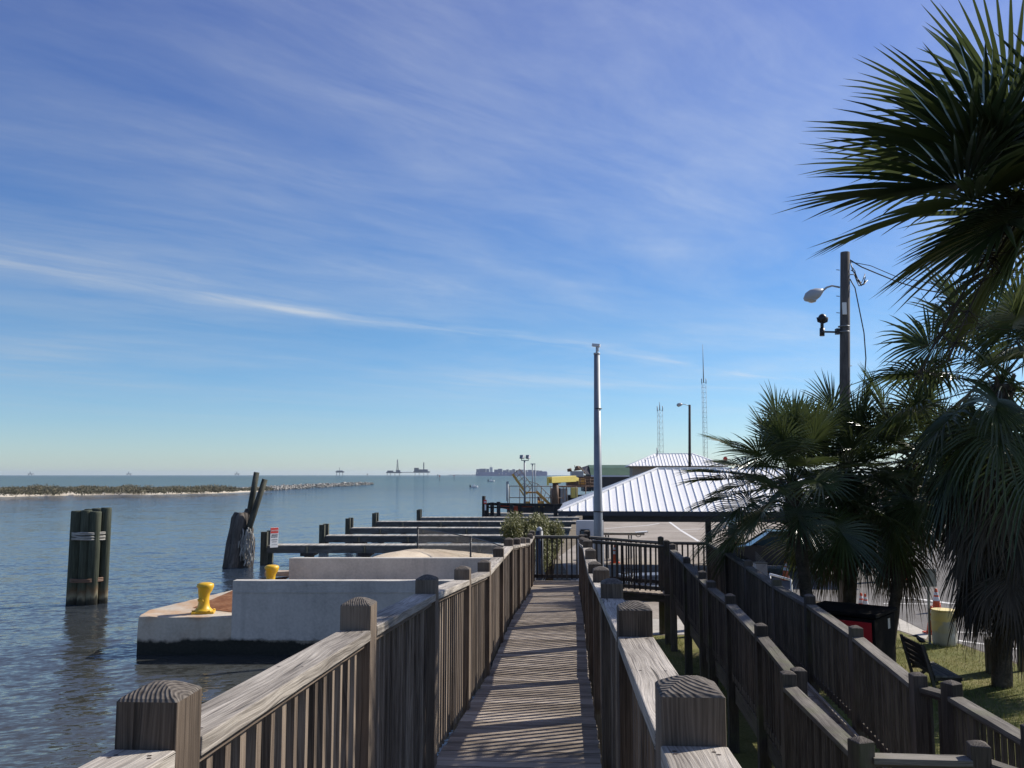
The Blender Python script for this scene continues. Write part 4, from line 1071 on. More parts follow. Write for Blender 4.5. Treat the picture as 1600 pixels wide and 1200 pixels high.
# mesh bin and white tube rail
p = gnd(1191, 918); mh = thing('mesh_bin', 'pale grey perforated bin standing behind the ramp rail', 'bin', (p.x, p.y, 0))
hb = at(1191, 880, p.y).z
mb = MB(305); mb.box((0, .2, hb / 2), (.40, .38, hb - .02)); child(mb, 'liner', M['lgrey'], mh)
mb = MB(306)
for sgn in (-1, 1):
    k = -.44
    while k < hb:
        mb.beam((-.21, -.005, max(0, k if sgn > 0 else k + .44)), (.21, -.005, min(hb, k + .44 if sgn > 0 else k)), .006, .008, up=Vector((0, 1, 0))); k += .055
child(mb, 'wire_mesh', M['steel'], mh)
mb = MB(307)
for z in (.02, hb): mb.box((0, .2, z), (.45, .43, .03))
child(mb, 'rim', M['black'], mh)
p0, p1 = at(1203, 897, 24.5), at(1236, 906, 23.6)
rl = thing('tube_rail', 'low white tubular rail below the traffic cone behind the ramp', 'rail', (p0.x, p0.y, 0))
mb = MB(308); mb.tube([p0, p1], .03, 8); mb.build('rail_tube', M['cwhite'], rl)
for q in (p0, p1):
    mb = MB(309); mb.tube([(q.x, q.y, 0), q], .028, 8); mb.build('leg', M['cwhite'], rl)
# picnic tables
def picnic(px, D, rz, label):
    p = at(px, 900, D)
    t = thing('picnic_table', label, 'picnic table', (p.x, D, 0), 'picnic tables under the pavilion', rz)
    mb = MB(310)
    for k in range(4): mb.box((0, -.29 + k * .19, .75), (1.8, .18, .045), None, 0)
    child(mb, 'tabletop', M['bluegrey'], t, .006)
    for y in (-.68, .68):
        mb = MB(311); mb.box((0, y, .44), (1.8, .26, .045), None, 0); child(mb, 'bench_seat', M['bluegrey'], t, .006)
    for x in (-.65, .65):
        mb = MB(312); mb.beam((x, -.62, 0), (x, -.2, .73), .05, .09); mb.beam((x, .62, 0), (x, .2, .73), .05, .09); mb.beam((x, -.72, .40), (x, .72, .40), .05, .08); child(mb, 'leg', M['navy'], t)
    return t
picnic(1010, 29.5, rad(15), 'blue grey picnic table behind the slats next to the bicycle')
picnic(1128, 28.5, rad(-6), 'blue grey picnic table behind the landing rail under the drooping palm frond')
# bicycle parked near the cone
p = at(980, 900, 28.3)
bk = thing('bicycle', 'dark bicycle parked behind the landing slats beside the traffic cone', 'bicycle', (p.x, 28.3, 0), rz=rad(55))
def ringm(mb, c, r, th, n=28): mb.tube([Vector(c) + Vector((math.cos(6.2832 * k / n) * r, 0, math.sin(6.2832 * k / n) * r)) for k in range(n + 1)], th, 6, cap=False)
for x in (-.52, .52):
    mb = MB(315); ringm(mb, (x, 0, .34), .32, .022); wv = child(mb, 'wheel', M['tyre'], bk)
    mb = MB(316)
    for k in range(12): mb.tube([(x, 0, .34), (x + math.cos(k * .5236) * .31, 0, .34 + math.sin(k * .5236) * .31)], .003, 3)
    child(mb, 'spokes', M['steel'], wv)
mb = MB(317)
for a, b in (((-.52, .34), (-.1, .3)), ((-.1, .3), (.38, .78)), ((-.16, .8), (-.1, .3)), ((-.16, .8), (.36, .84)), ((-.52, .34), (-.16, .8)), ((.52, .34), (.36, .9))): mb.tube([(a[0], 0, a[1]), (b[0], 0, b[1])], .018, 8)
child(mb, 'frame', M['black'], bk)
mb = MB(318); mb.tube([(-.16, 0, .8), (-.17, 0, .92)], .015, 6); mb.box((-.18, 0, .95), (.26, .13, .06)); child(mb, 'saddle', M['black'], bk, .02)
mb = MB(319); mb.tube([(.36, 0, .9), (.37, 0, 1.02)], .015, 6); mb.tube([(.28, -.3, 1.04), (.38, -.12, 1.02), (.38, .12, 1.02), (.28, .3, 1.04)], .014, 6); child(mb, 'handlebar', M['black'], bk)
# long white table on the lot
a = at(940, 833.5, 43); b = at(1006, 834, 43)
lt = thing('cleaning_table', 'long narrow white topped table on thin legs out on the parking lot', 'table', (a.x, 43, 0))
mb = MB(320); mb.beam(a, b, .5, .12); mb.build('tabletop', M['pierwood'], lt, .02)
mb = MB(321); mb.beam(b + Vector((-.4, 0, .05)), b + Vector((.18, 0, .10)), .46, .05); mb.build('lip', M['cwhite'], lt)
for px in (983, 987, 947, 951):
    q = at(px, 835, 43); mb = MB(px); mb.tube([(q.x, 43 + (.15 if px % 2 else -.15), 0), (q.x, 43 + (.15 if px % 2 else -.15), q.z)], .035, 6); mb.build('leg', M['steel'], lt)
mb = MB(322); mb.tube([at(993, 836, 42.8), at(996, 839, 42.8), at(1000, 838.5, 42.8), at(1002, 835, 42.8)], .02, 5); mb.build('drain_hook', M['steel'], lt)
# black post behind the end rail
p = at(843, 905, 26.5); mb = MB(325); zt = at(843, 823, 26.5).z
bp_ = thing('mooring_post', 'black round post with a grey cap behind the boardwalk end rail', 'post', (p.x, 26.5, 0))
mb.tube([(p.x, 26.5, -.5), (p.x, 26.5, zt - .12)], .11, 14); mb.build('post_shaft', M['navy'], bp_)
mb = MB(326); mb.tube([(p.x, 26.5, zt - .13), (p.x, 26.5, zt - .04), (p.x, 26.5, zt)], [.085, .08, .02], 14); mb.build('cap', M['lgrey'], bp_)
# guard posts and beam at the far side of the lot
gp = thing('timber_barrier', 'brown timber posts with a low beam along the far edge of the lot', 'barrier', at(1045, 812, 84))
for px in (1011, 1028, 1036, 1064, 1081, 1100, 1130):
    q = at(px, 803, 84); mb = MB(px); mb.box((q.x, 84, q.z / 2), (.32, .3, q.z)); mb.build('post', M['post'], gp)
mb = MB(327); mb.beam(at(1036, 804.5, 83.8), at(1132, 805, 83.8), .12, .3); mb.build('beam', M['post'], gp)
rng = random.Random(15); mb = MB(328)
for k in range(120):
    px = rng.uniform(945, 998); q = at(px, rng.uniform(810, 816), 79 + rng.uniform(-2, 3)); q.z = rng.uniform(.02, .3); rock(rng, q, rng.uniform(.12, .4), mb)
o = mb.build('rock_rubble', M['rock']); o['kind'] = 'stuff'

# car
def car():
    p = at(1196, 880, 38.0)
    t = thing('parked_car', 'dark blue parked car with a sloping windscreen behind the palms', 'car', (p.x + .3, 38.0, 0), rz=rad(174))
    # x forward, y to its left; side profile lofted across the width
    low = [(-2.2, .35), (-2.2, .85), (-2.05, .98), (-1.5, 1.02), (1.0, 1.02), (1.95, .9), (2.2, .72), (2.22, .35)]
    def loft(prof, w, inset, name, mat, par, bev=.04):
        mb = MB(330); n = len(prof); b = 0
        for y, k in ((-w, 1), (w, 1)):
            mb.V += [Vector((x, y, z)) for x, z in prof]
        for i in range(n): mb.face((i, (i + 1) % n, n + (i + 1) % n, n + i))
        mb.face(range(n)); mb.face(list(range(n, 2 * n))[::-1])
        return child(mb, name, mat, par, bev)
    loft(low, .9, 0, 'body', M['carpaint'], t, .07)
    mb = MB(331); lowr = [(-1.95, 1.0), (1.0, 1.0)]; top = [(-1.35, 1.62), (.15, 1.62)]
    w0, w1 = .84, .66
    V = [(-1.95, -w0, 1.0), (1.05, -w0, 1.0), (1.05, w0, 1.0), (-1.95, w0, 1.0), (-1.4, -w1, 1.62), (.1, -w1, 1.62), (.1, w1, 1.62), (-1.4, w1, 1.62)]
    for q in ((0, 1, 5, 4), (1, 2, 6, 5), (2, 3, 7, 6), (3, 0, 4, 7)): mb.poly([V[i] for i in q])
    child(mb, 'windows', M['glass'], t)
    mb = MB(332); mb.prism([(-1.42, -w1 - .02), (.14, -w1 - .02), (.14, w1 + .02), (-1.42, w1 + .02)], 1.61, 1.66); child(mb, 'roof', M['carpaint'], t, .02)
    mb = MB(333)
    for i, j in ((0, 4), (1, 5), (2, 6), (3, 7)): mb.beam(Vector(V[i]) * 1.005, Vector(V[j]) * 1.005, .07, .07)
    for y in (-1, 1): mb.beam((-.6, y * w0 * 1.0, 1.0), (-.6, y * w1 * 1.01, 1.62), .06, .06)
    child(mb, 'pillar', M['carpaint'], t)
    for x in (-1.35, 1.4):
        for y in (-.82, .82):
            mb = MB(334); mb.tube([(x, y - .1, .33), (x, y + .1, .33)], .33, 22); wh = child(mb, 'wheel', M['tyre'], t)
            mb = MB(335); mb.tube([(x, y - .106, .33), (x, y + .106, .33)], .2, 14); child(mb, 'rim', M['lgrey'], wh)
    for y in (-.6, .6):
        mb = MB(336); mb.box((2.2, y, .72), (.06, .34, .14)); child(mb, 'headlight', M['lens'], t, .01)
    for y in (-.93, .93):
        mb = MB(337); mb.box((.75, y, 1.08), (.12, .16, .12)); child(mb, 'wing_mirror', M['carpaint'], t, .02)
car()
# red round sign far off between the fronds
p = at(1133, 717, 120); rs = thing('round_sign', 'small red round sign on a pole seen between the palm fronds', 'sign', (p.x, 120, 0))
mb = MB(340); mb.tube([(p.x, 120, 0), (p.x, 120, p.z)], .08, 6); mb.build('post', M['steel'], rs)
mb = MB(341); mb.tube([(p.x, 119.85, p.z), (p.x, 119.9, p.z)], .3, 16); mb.build('disc', M['rsign'], rs)

# ------------------------------------------------------------------ palms
def fan(mb, org, X, Y, Z, Lp, Rf, droop, nseg, rng, fold=.22, pm=1, amax=2.35, tipdrop=.35, wscale=1.0):
    P = lambda x, y, z: org + X * x + Y * y + Z * z
    pts = []
    for k in range(6):
        t = k / 5; q = P(Lp * t, 0, 0); q.z -= droop * Lp * t * t; pts.append(q)
    mb.tube(pts, [.020, .017, .014, .012, .011, .010], 5, pm, cap=False)
    T = (pts[-1] - pts[-2]).normalized(); B = (Y - T * Y.dot(T)).normalized(); Nn = T.cross(B)
    if Nn.dot(Z) < 0: Nn = -Nn
    base = pts[-1]; Lc = .38 * Rf
    rs_ = (0, .2, .42, .62, .82, 1.0); hw = (.006, .0125, .0185, .0145, .0080, 0)
    leafr = rng.random()
    for i in range(nseg):
        s_ = -1 + 2 * i / (nseg - 1); a = abs(s_); u = 1 - a ** 1.2
        atp = base + T * (Lc * u); atp.z -= droop * .5 * Lc * u * u
        th = s_ * amax + rng.gauss(0, .02)
        d = (T * math.cos(th) + B * math.sin(th))
        side = (-T * math.sin(th) + B * math.cos(th))
        L = Rf * (1 - .22 * a ** 1.4) * rng.uniform(.88, 1.08)
        dr = tipdrop * rng.uniform(.5, 1.5); wob = rng.gauss(0, .03)
        r_ = max(0, min(1, leafr * .7 + rng.random() * .3)); b = len(mb.V)
        for r1, w in zip(rs_, hw):
            q = atp + d * (L * r1) + Nn * (fold * abs(math.sin(th)) * L * r1 * (1 - .4 * r1)) + side * (wob * L * r1 * r1)
            q.z -= dr * L * max(0, r1 - .25) ** 2
            w *= Rf * 1.12 * wscale
            if w > 0: mb.V += [q - side * w, q - Nn * (w * .75), q + side * w]
            else: mb.V.append(q)
        for k in range(4):
            o_ = b + k * 3
            mb.face((o_, o_ + 1, o_ + 4, o_ + 3), None, 0, r_); mb.face((o_ + 1, o_ + 2, o_ + 5, o_ + 4), None, 0, r_)
        o_ = b + 12; mb.face((o_, o_ + 1, o_ + 3), None, 0, r_); mb.face((o_ + 1, o_ + 2, o_ + 3), None, 0, r_)
def basis(az, el):
    X = Vector((math.cos(el) * math.cos(az), math.cos(el) * math.sin(az), math.sin(el)))
    Y = Vector((-math.sin(az), math.cos(az), 0)); return X, Y, X.cross(Y)
def palm(label, base, top, seed, n=36, Lp=(.75, 1.25), Rf=(.8, 1.0), rtrunk=.14, nseg=44, skirt=0, skirtlen=1.0, el0=82, el1=-42, azs=None, stalks=0, tip=.35, extra=(), wscale=1.0, amax=2.35):
    rng = random.Random(seed); base = Vector(base); top = Vector(top)
    t = thing('palm_tree', label, 'palm tree', base, 'fan palms beside the ramp')
    mb = MB(seed); n_ = 26; pts = []; rs_ = []
    for k in range(n_ + 1):
        s_ = k / n_; q = lerp(base, top, s_); bend = math.sin(s_ * math.pi) * .06; q = q + Vector((bend, 0, 0))
        pts.append(q - Vector((0, 0, .1 if k == 0 else 0))); rs_.append(rtrunk * (1.25 - .35 * min(1, s_ * 4) + .18 * max(0, s_ - .7) / .3) * rng.uniform(.95, 1.05))
    mb.tube(pts, rs_, 14); mb.build('trunk', M['trunk'], t)
    mb = MB(seed + 1)
    for k in range(60):
        s_ = rng.uniform(.62, 1.0); a = rng.random() * 6.283; q = lerp(base, top, s_); X = Vector((math.cos(a), math.sin(a), 0))
        mb.beam(q + X * rtrunk * .95, q + X * (rtrunk * 1.25 + .06) + Vector((0, 0, rng.uniform(.12, .26))), .07, .02)
    mb.build('leaf_base', M['trunk'], t)
    mb = MB(seed + 2)
    for i in range(n):
        f = (i + .5) / n; az = i * 2.39996 + rng.uniform(-.25, .25); el = rad(lerp(el0, el1, f ** .85) + rng.uniform(-9, 9))
        X, Y, Z = basis(az, el); roll = rng.gauss(0, .35); Y2 = Y * math.cos(roll) + Z * math.sin(roll); Z2 = X.cross(Y2)
        fan(mb, top + Vector((0, 0, rng.uniform(-.1, .15))), X, Y2, Z2, rng.uniform(*Lp), rng.uniform(*Rf), .10 + .22 * f * rng.uniform(.6, 1.3), nseg, rng, tipdrop=tip * (.5 + f), wscale=wscale, amax=amax)
    for (az, el, lp_, rf_) in extra:
        X, Y, Z = basis(rad(az), rad(el)); fan(mb, top, X, Y, Z, lp_, rf_, .15, nseg, rng, tipdrop=tip, wscale=wscale, amax=amax)
    mb.build('crown', M['frond'], t); me = bpy.data.objects[mb_name()] if False else None
    if skirt:
        mb = MB(seed + 3)
        for i in range(skirt):
            az = rng.random() * 6.283; f = rng.random(); el = rad(rng.uniform(-86, -44)); X, Y, Z = basis(az, el)
            q = top - Vector((0, 0, .15 + f * skirtlen)) + Vector((math.cos(az), math.sin(az), 0)) * rtrunk
            fan(mb, q, X, Y, Z, rng.uniform(.55, 1.35), rng.uniform(.6, 1.0), .1, 26, rng, fold=-.1, pm=0, amax=1.3, tipdrop=.8, wscale=wscale * 1.1)
        mb.build('dead_skirt', M['dead'], t)
    if stalks:
        mb = MB(seed + 4)
        for i in range(stalks):
            az = azs[i] if azs else rng.random() * 6.283; X, Y, Z = basis(az, rad(rng.uniform(-38, -22)))
            L = rng.uniform(1.35, 1.7); main = []
            for k in range(9): s_ = k / 8; q = top + X * (L * s_); q.z -= .55 * L * s_ * s_; main.append(q)
            mb.tube(main, [.016 * (1 - .7 * k / 8) for k in range(9)], 5)
            for k in range(34):
                j = rng.randint(4, 8); q = main[j].copy(); d = Vector((rng.gauss(0, 1), rng.gauss(0, 1), rng.gauss(-.3, .8))).normalized(); pp = [q]
                for m_ in range(4): q = q + d * rng.uniform(.06, .13); d = (d + Vector((rng.gauss(0, .5), rng.gauss(0, .5), rng.gauss(-.1, .5)))).normalized(); pp.append(q)
                mb.tube(pp, [.006, .005, .004, .003, .002], 3)
        mb.build('flower_stalk', M['twig'], t)
def mb_name(): return 'crown'
FRM = [M['frond'], M['frond']]
_b = MB.build
def _build(s, name, mats, parent=None, bevel=0, seg=2):
    if mats is M['frond']: mats = [M['frond'], M['frond']]
    if mats is M['dead']: mats = [M['dead'], M['dead']]
    return _b(s, name, mats, parent, bevel, seg)
MB.build = _build
# big palm just outside the right edge, its fans reaching over the frame
tp_ = at(1655, 285, 7.7)
palm('tallest palm, its large fans reaching into the sky at the upper right', (5.75, 6.9, 0), tp_, 400, n=15, Lp=(.3, .6), Rf=(.95, 1.15), rtrunk=.16, nseg=40, el0=80, el1=-45, stalks=3, azs=[rad(188), rad(200), rad(172)], tip=.16, wscale=1.2, amax=2.0,
     extra=((183, 46, .55, 1.3), (190, 28, .6, 1.35), (174, 14, .6, 1.35), (186, 0, .55, 1.3), (200, -22, .45, 1.15), (180, 66, .5, 1.3), (150, 30, .6, 1.3)))
b_ = gnd(1565, 1073); tp_ = at(1566, 600, 16.9)
palm('palm with a shaggy brown skirt of dead fronds over its bare trunk', (b_.x, b_.y, 0), tp_, 420, n=44, Lp=(1.0, 1.5), Rf=(1.0, 1.3), rtrunk=.15, skirt=140, skirtlen=2.6, el0=80, el1=-72, tip=.7, wscale=1.1)
tp_ = at(1236, 762, 19.2)
palm('short palm beside the ramp whose lowest fan droops over the landing rail', (at(1264, 900, 19.2).x, 19.2, 0), tp_, 440, n=36, Lp=(.85, 1.35), Rf=(.85, 1.1), rtrunk=.15, el0=88, el1=-24, tip=.28, extra=((192, -28, 1.35, .85), (172, 22, 1.35, .95), (205, 80, 1.45, .95), (60, 76, 1.4, .95), (185, 2, 1.2, .95)))
tp_ = at(1328, 742, 20.4)
palm('middle palm of the short clump, behind the red bin', (at(1318, 900, 20.6).x, 20.6, 0), tp_, 460, n=34, Lp=(.85, 1.4), Rf=(.9, 1.15), rtrunk=.16, skirt=14, skirtlen=.7, el0=86, el1=-48, tip=.35)
tp_ = at(1424, 722, 20.0)
palm('slim leaning palm at the end of the short clump, right by the bench', (gnd(1396, 1040).x, 19.6, 0), tp_, 480, n=36, Lp=(.85, 1.35), Rf=(.9, 1.15), rtrunk=.135, skirt=12, skirtlen=.7, el0=84, el1=-46, tip=.35)

# ------------------------------------------------------------------ shrub past the boardwalk end
def leafcloud(mb, c, rx, ry, rz_, n, size, rng, m=0, shell=.55):
    for k in range(n):
        v = Vector((rng.gauss(0, 1), rng.gauss(0, 1), rng.gauss(0, 1))).normalized() * (shell + (1 - shell) * rng.random()) 
        p = Vector((c[0] + v.x * rx, c[1] + v.y * ry, c[2] + v.z * rz_))
        a = Vector((rng.gauss(0, 1), rng.gauss(0, 1), rng.gauss(.6, 1))).normalized(); bq = a.orthogonal().normalized() * size * .28
        l = a * size * rng.uniform(.6, 1.4); b = len(mb.V); mb.V += [p - bq, p + bq, p + l]
        mb.face((b, b + 1, b + 2), None, m, rng.random())
def shrub(label, px, py_top, py_mid, D, rx, seed, n=4500):
    rng = random.Random(seed); c = at(px, py_mid, D); zt = at(px, py_top, D).z
    t = thing('shrub', label, 'shrub', (c.x, D, 0))
    mb = MB(seed)
    for k in range(14):
        a = rng.random() * 6.28; rr = rx * rng.uniform(.2, .75); h = rng.uniform(.45, 1.0)
        cc = (c.x + math.cos(a) * rr, D + math.sin(a) * rr * .8, lerp(.6, zt - .35, h) - rr * .25)
        leafcloud(mb, cc, rx * rng.uniform(.3, .5), rx * .45, rng.uniform(.4, .65), n // 14, .095, rng, shell=.1)
    mb.build('foliage', M['bush'], t)
    mb = MB(seed + 1)
    for k in range(16):
        a = rng.random() * 6.28; r2 = rx * rng.uniform(.2, .8); mb.tube([(c.x + rng.gauss(0, .1), D, 0), (c.x + math.cos(a) * r2 * .5, D + math.sin(a) * r2 * .5, zt * .4), (c.x + math.cos(a) * r2, D + math.sin(a) * r2, zt * .8)], [.03, .02, .006], 5)
    mb.build('stem', M['twig'], t)
shrub('feathery olive green shrub growing past the boardwalk end rail', 824, 801, 820, 30.5, .88, 500, 17000)
shrub('smaller olive shrub behind the feathery one, nearer the pavilion', 858, 809, 822, 32.5, .6, 510, 12000)

# ------------------------------------------------------------------ island and jetty
isl = [gnd(-420, 783, WATER), gnd(-60, 778, WATER), gnd(40, 775.5, WATER), gnd(120, 774, WATER), gnd(230, 773.0, WATER), gnd(330, 771, WATER), gnd(400, 768.5, WATER), gnd(440, 764.5, WATER), gnd(340, 764, WATER), gnd(150, 765, WATER), gnd(-420, 766, WATER)]
def island():
    mb = MB(520); n = len(isl); cx = sum((p.x for p in isl)) / n; cy = sum((p.y for p in isl)) / n
    b = 0; rings = ((1.0, -1.6), (.985, -.75), (.95, -.45), (.85, -.15), (.4, .0))
    pts = []
    for i in range(n):
        a_, c_ = isl[i], isl[(i + 1) % n]
        for k in range(10): q = lerp(a_, c_, k / 10); q = q + Vector((0, mnoise.noise(Vector((q.x * .08, q.y * .05, 1))) * 5, 0)); pts.append(q)
    m = len(pts)
    for s_, z in rings:
        for p in pts: mb.V.append(Vector((cx + (p.x - cx) * (1 - (1 - s_) * .5), cy + (p.y - cy) * s_, z)))
    for r_ in range(len(rings) - 1):
        for i in range(m): mb.face((r_ * m + i, r_ * m + (i + 1) % m, (r_ + 1) * m + (i + 1) % m, (r_ + 1) * m + i), None, 0, .5, True)
    mb.face([(len(rings) - 1) * m + i for i in range(m)])
    struct(mb.build('island_terrain', M['isand']))
    rng = random.Random(77); mb = MB(521)
    for k in range(330):
        u = rng.random() ** 1.0; px = lerp(-200, 420, u); py = rng.uniform(765.5, table([(-200, 776), (40, 773.2), (230, 770.8), (330, 768.8), (420, 765.5)], px))
        p = gnd(px, py, .0); big = mnoise.noise(Vector((px * .022, 2.2, 0))) * .5 + .5
        h = rng.uniform(.5, 1.1) + 1.5 * max(0, big - .45) * rng.uniform(.6, 1.6)
        if px > 360: h *= .6
        leafcloud(mb, (p.x, p.y, .1 + h * .35), rng.uniform(1.2, 2.8), rng.uniform(1.2, 2.6), h * .75, 110, .42, rng, shell=.2)
    o = mb.build('scrub_vegetation', M['scrub']); o['kind'] = 'stuff'
    mb = MB(522)
    line = [(338, 770, 767), (400, 767.5, 764), (460, 764, 760.5), (520, 760.5, 757.5), (578, 757.3, 755.5)]
    for k in range(2300):
        u = rng.random() ** 1.15; px = lerp(334, 580, u); ya = table([(a, b) for a, b, c in line], px); p = gnd(px, ya, WATER)
        off = rng.uniform(0, 9); p.y += off; hgt = max(.0, 1 - abs(off - 5) / 5.0) * table([(334, .8), (400, 1.3), (480, 1.5), (560, 1.5), (580, .9)], px)
        p.z = WATER + hgt * rng.uniform(.75, 1.05); rock(rng, p, rng.uniform(.22, .4) * (2.0 if rng.random() < .15 else 1.15), mb)
    o = mb.build('jetty_riprap', M['rock']); o['kind'] = 'stuff'
island()

# ------------------------------------------------------------------ far sea: ship, rigs, markers, boats
SD = 4500
S = lambda px, py, dy=0: at(px, py, SD + dy)
sh = far('container_ship', 'long blue container ship loaded high with boxes on the horizon', 'ship', 800, 743, SD, WATER)
mb = MB(600); a = S(743.5, 738); b = S(850, 738); dk_ = S(800, 737.6).z
hp = [(a.x, 0), (a.x, 46), (b.x - 30, 46), (S(853, 738).x, 28), (S(855.5, 738).x, 23), (S(853, 738).x, 18), (b.x - 30, 0)]
mb.prism([(x, SD + y) for x, y in hp], WATER - 2, dk_); mb.prism([(b.x - 22, SD + 4), (b.x - 22, SD + 42), (S(855.5, 738).x - 4, SD + 23)], dk_ - .5, S(850, 736.4).z)
mb.build('hull', M['shipblue'], sh)
stacks = [(744, 749, 733), (749, 759, 732.3), (759.5, 764, 732.6), (772, 778, 733.6), (778, 785, 732.6), (785.5, 791, 734.6), (791, 795, 733.4), (795.5, 800, 734.6), (800, 805, 733.2), (805.5, 810, 734.6), (810, 818, 733.8), (818.5, 824, 734.6), (824.5, 831, 734.2), (831.5, 838, 734.6), (838.5, 842, 735), (842.5, 847, 735.4)]
for i, (p0_, p1_, y) in enumerate(stacks):
    a, b = S(p0_, y), S(p1_, y); mb = MB(610 + i); 
    for k in range(3): mb.box(((a.x + b.x) / 2, SD + 8 + k * 15, (a.z - R0.random() * 3 * (k > 0) + dk_) / 2), (b.x - a.x - .8, 13.5, a.z - dk_)); 
    mb.build('container_stack', M['shipbox'], sh)
a, b = S(765, 730), S(769.5, 730); mb = MB(640); mb.box(((a.x + b.x) / 2, SD + 23, (a.z + dk_) / 2), (b.x - a.x, 40, a.z - dk_)); mb.build('bridge_tower', M['lgrey'], sh)
mb = MB(641); q = S(767, 729); mb.tube([q + Vector((0, 20, 0)), q + Vector((0, 20, 7))], 1.2, 6); mb.build('mast', M['lgrey'], sh)
mb = MB(642)
for px in (780, 785, 790.5): q = S(px, 740.2, -.6); mb.box(q, (5, .8, 5))
q = S(746, 739.2, -.6); mb.box(q, (7, .8, 5)); mb.build('hull_mark', M['lgrey'], sh)
def rig(label, parts, px, D, name='oil_platform'):
    t = far(name, label, 'oil platform', px, 743, D, WATER)
    for nm, kind, args in parts:
        mb = MB(int(args[0]))
        if kind == 'box': a, b = at(args[0], args[1], D), at(args[2], args[3], D); w = args[4] if len(args) > 4 else abs(b.x - a.x) * .7; mb.box(((a.x + b.x) / 2, D + w / 2, (a.z + b.z) / 2), (abs(b.x - a.x), w, abs(a.z - b.z)))
        elif kind == 'mast':
            a, b = at(args[0], args[1], D), at(args[2], args[3], D); w = args[4] / F * D
            for sx_ in (-1, 1):
                for sy in (-1, 1): mb.tube([b + Vector((sx_ * w, 8 + sy * w, 0)), a + Vector((sx_ * w * .3, 8 + sy * w * .3, 0))], args[5], 4)
            for k in range(7):
                q = lerp(b, a, k / 7) + Vector((0, 8, 0)); ww = w * (1 - .7 * k / 7); q2 = lerp(b, a, (k + 1) / 7) + Vector((0, 8, 0)); w2 = w * (1 - .7 * (k + 1) / 7)
                mb.tube([q + Vector((-ww, -ww, 0)), q2 + Vector((w2, -w2, 0))], args[5] * .7, 4); mb.tube([q + Vector((ww, -ww, 0)), q2 + Vector((-w2, -w2, 0))], args[5] * .7, 4)
        mb.build(nm, M['rig'], t)
    return t
D = 3200
def legs(xs, y0, w=.5): return [('leg', 'box', (x - w / 2, y0, x + w / 2, 744.2, 2)) for x in xs]
rig('twin oil platform linked by a bridge, with a tall lattice flare on its left deck', [('deck', 'box', (603.5, 737.3, 626, 739.3)), ('module', 'box', (605, 735.3, 614, 737.3)), ('module', 'box', (618.5, 734.6, 625, 737.3)), ('flare', 'mast', (620.7, 718, 620.7, 735, 1.3, .7)), ('bridge', 'box', (626, 737.6, 646, 738.5, 4)), ('deck', 'box', (646, 736.3, 670.5, 738.7)), ('module', 'box', (647, 731, 654, 736.3)), ('module', 'box', (654, 733.4, 668, 736.3)), ('chimney', 'box', (661.4, 722.5, 662.8, 733.4, 3))] + legs((605, 610, 617, 624, 648.5, 655, 662, 668.5), 739), 636, D)
rig('small lone oil platform in open water left of the twin platform', [('deck', 'box', (524.5, 736.2, 536.5, 738.4)), ('module', 'box', (526, 735.2, 535, 736.2)), ('mast', 'box', (530.2, 730.5, 530.6, 735.3, 1.5))] + legs((526, 530.5, 535.5), 738.4), 531, 3600)
for px, lab in ((47, 'tiny oil platform at the far left of the horizon'), (201, 'tiny oil platform on the horizon above the island scrub'), (370, 'tiny oil platform on the horizon near the leaning poles')):
    rig(lab, [('deck', 'box', (px - 3.5, 740.0, px + 3.5, 741.2)), ('mast', 'box', (px - .4, 737, px + .4, 740, 3))] + legs((px - 2.5, px + 2.5), 741.2, .6), px, 6200)
mb = MB(660)
rng = random.Random(12)
for k in range(30):
    a = at(lerp(702, 745, k / 30), 742, 9000); h_ = rng.uniform(4, 9); mb.box((a.x, 9000, WATER + h_ / 2), (13, 20, h_))
struct(mb.build('far_shore', M['rig']))
for px, yt, yb, mat, lab in ((687, 742, 750.5, 'markerred', 'red channel marker pile below the oil platform bridge'), (684, 741, 746.5, 'rig', 'smaller dark channel marker pile just left of the red one'), (709.5, 741.5, 748.3, 'markerred', 'reddish channel marker midway between the platform and the ship'), (574, 740, 743.6, 'rig', 'dark channel marker between the two oil platforms')):
    p = gnd(px, yb, WATER) if yb > 744 else at(px, yb, 3000); D_ = p.y; t = thing('channel_marker', lab, 'channel marker', (p.x, D_, WATER), 'channel markers in the pass')
    zt = at(px, yt, D_).z; w = .45 / F * D_
    mb = MB(int(px)); mb.tube([(p.x, D_, -3), (p.x, D_, zt)], w * .8, 8); mb.build('pile', M['rig'], t)
    mb = MB(int(px) + 1); mb.box((p.x, D_ - w, lerp(WATER, zt, .78)), (w * 3.4, .2, (zt - WATER) * .3)); mb.build('daymark', M[mat], t)
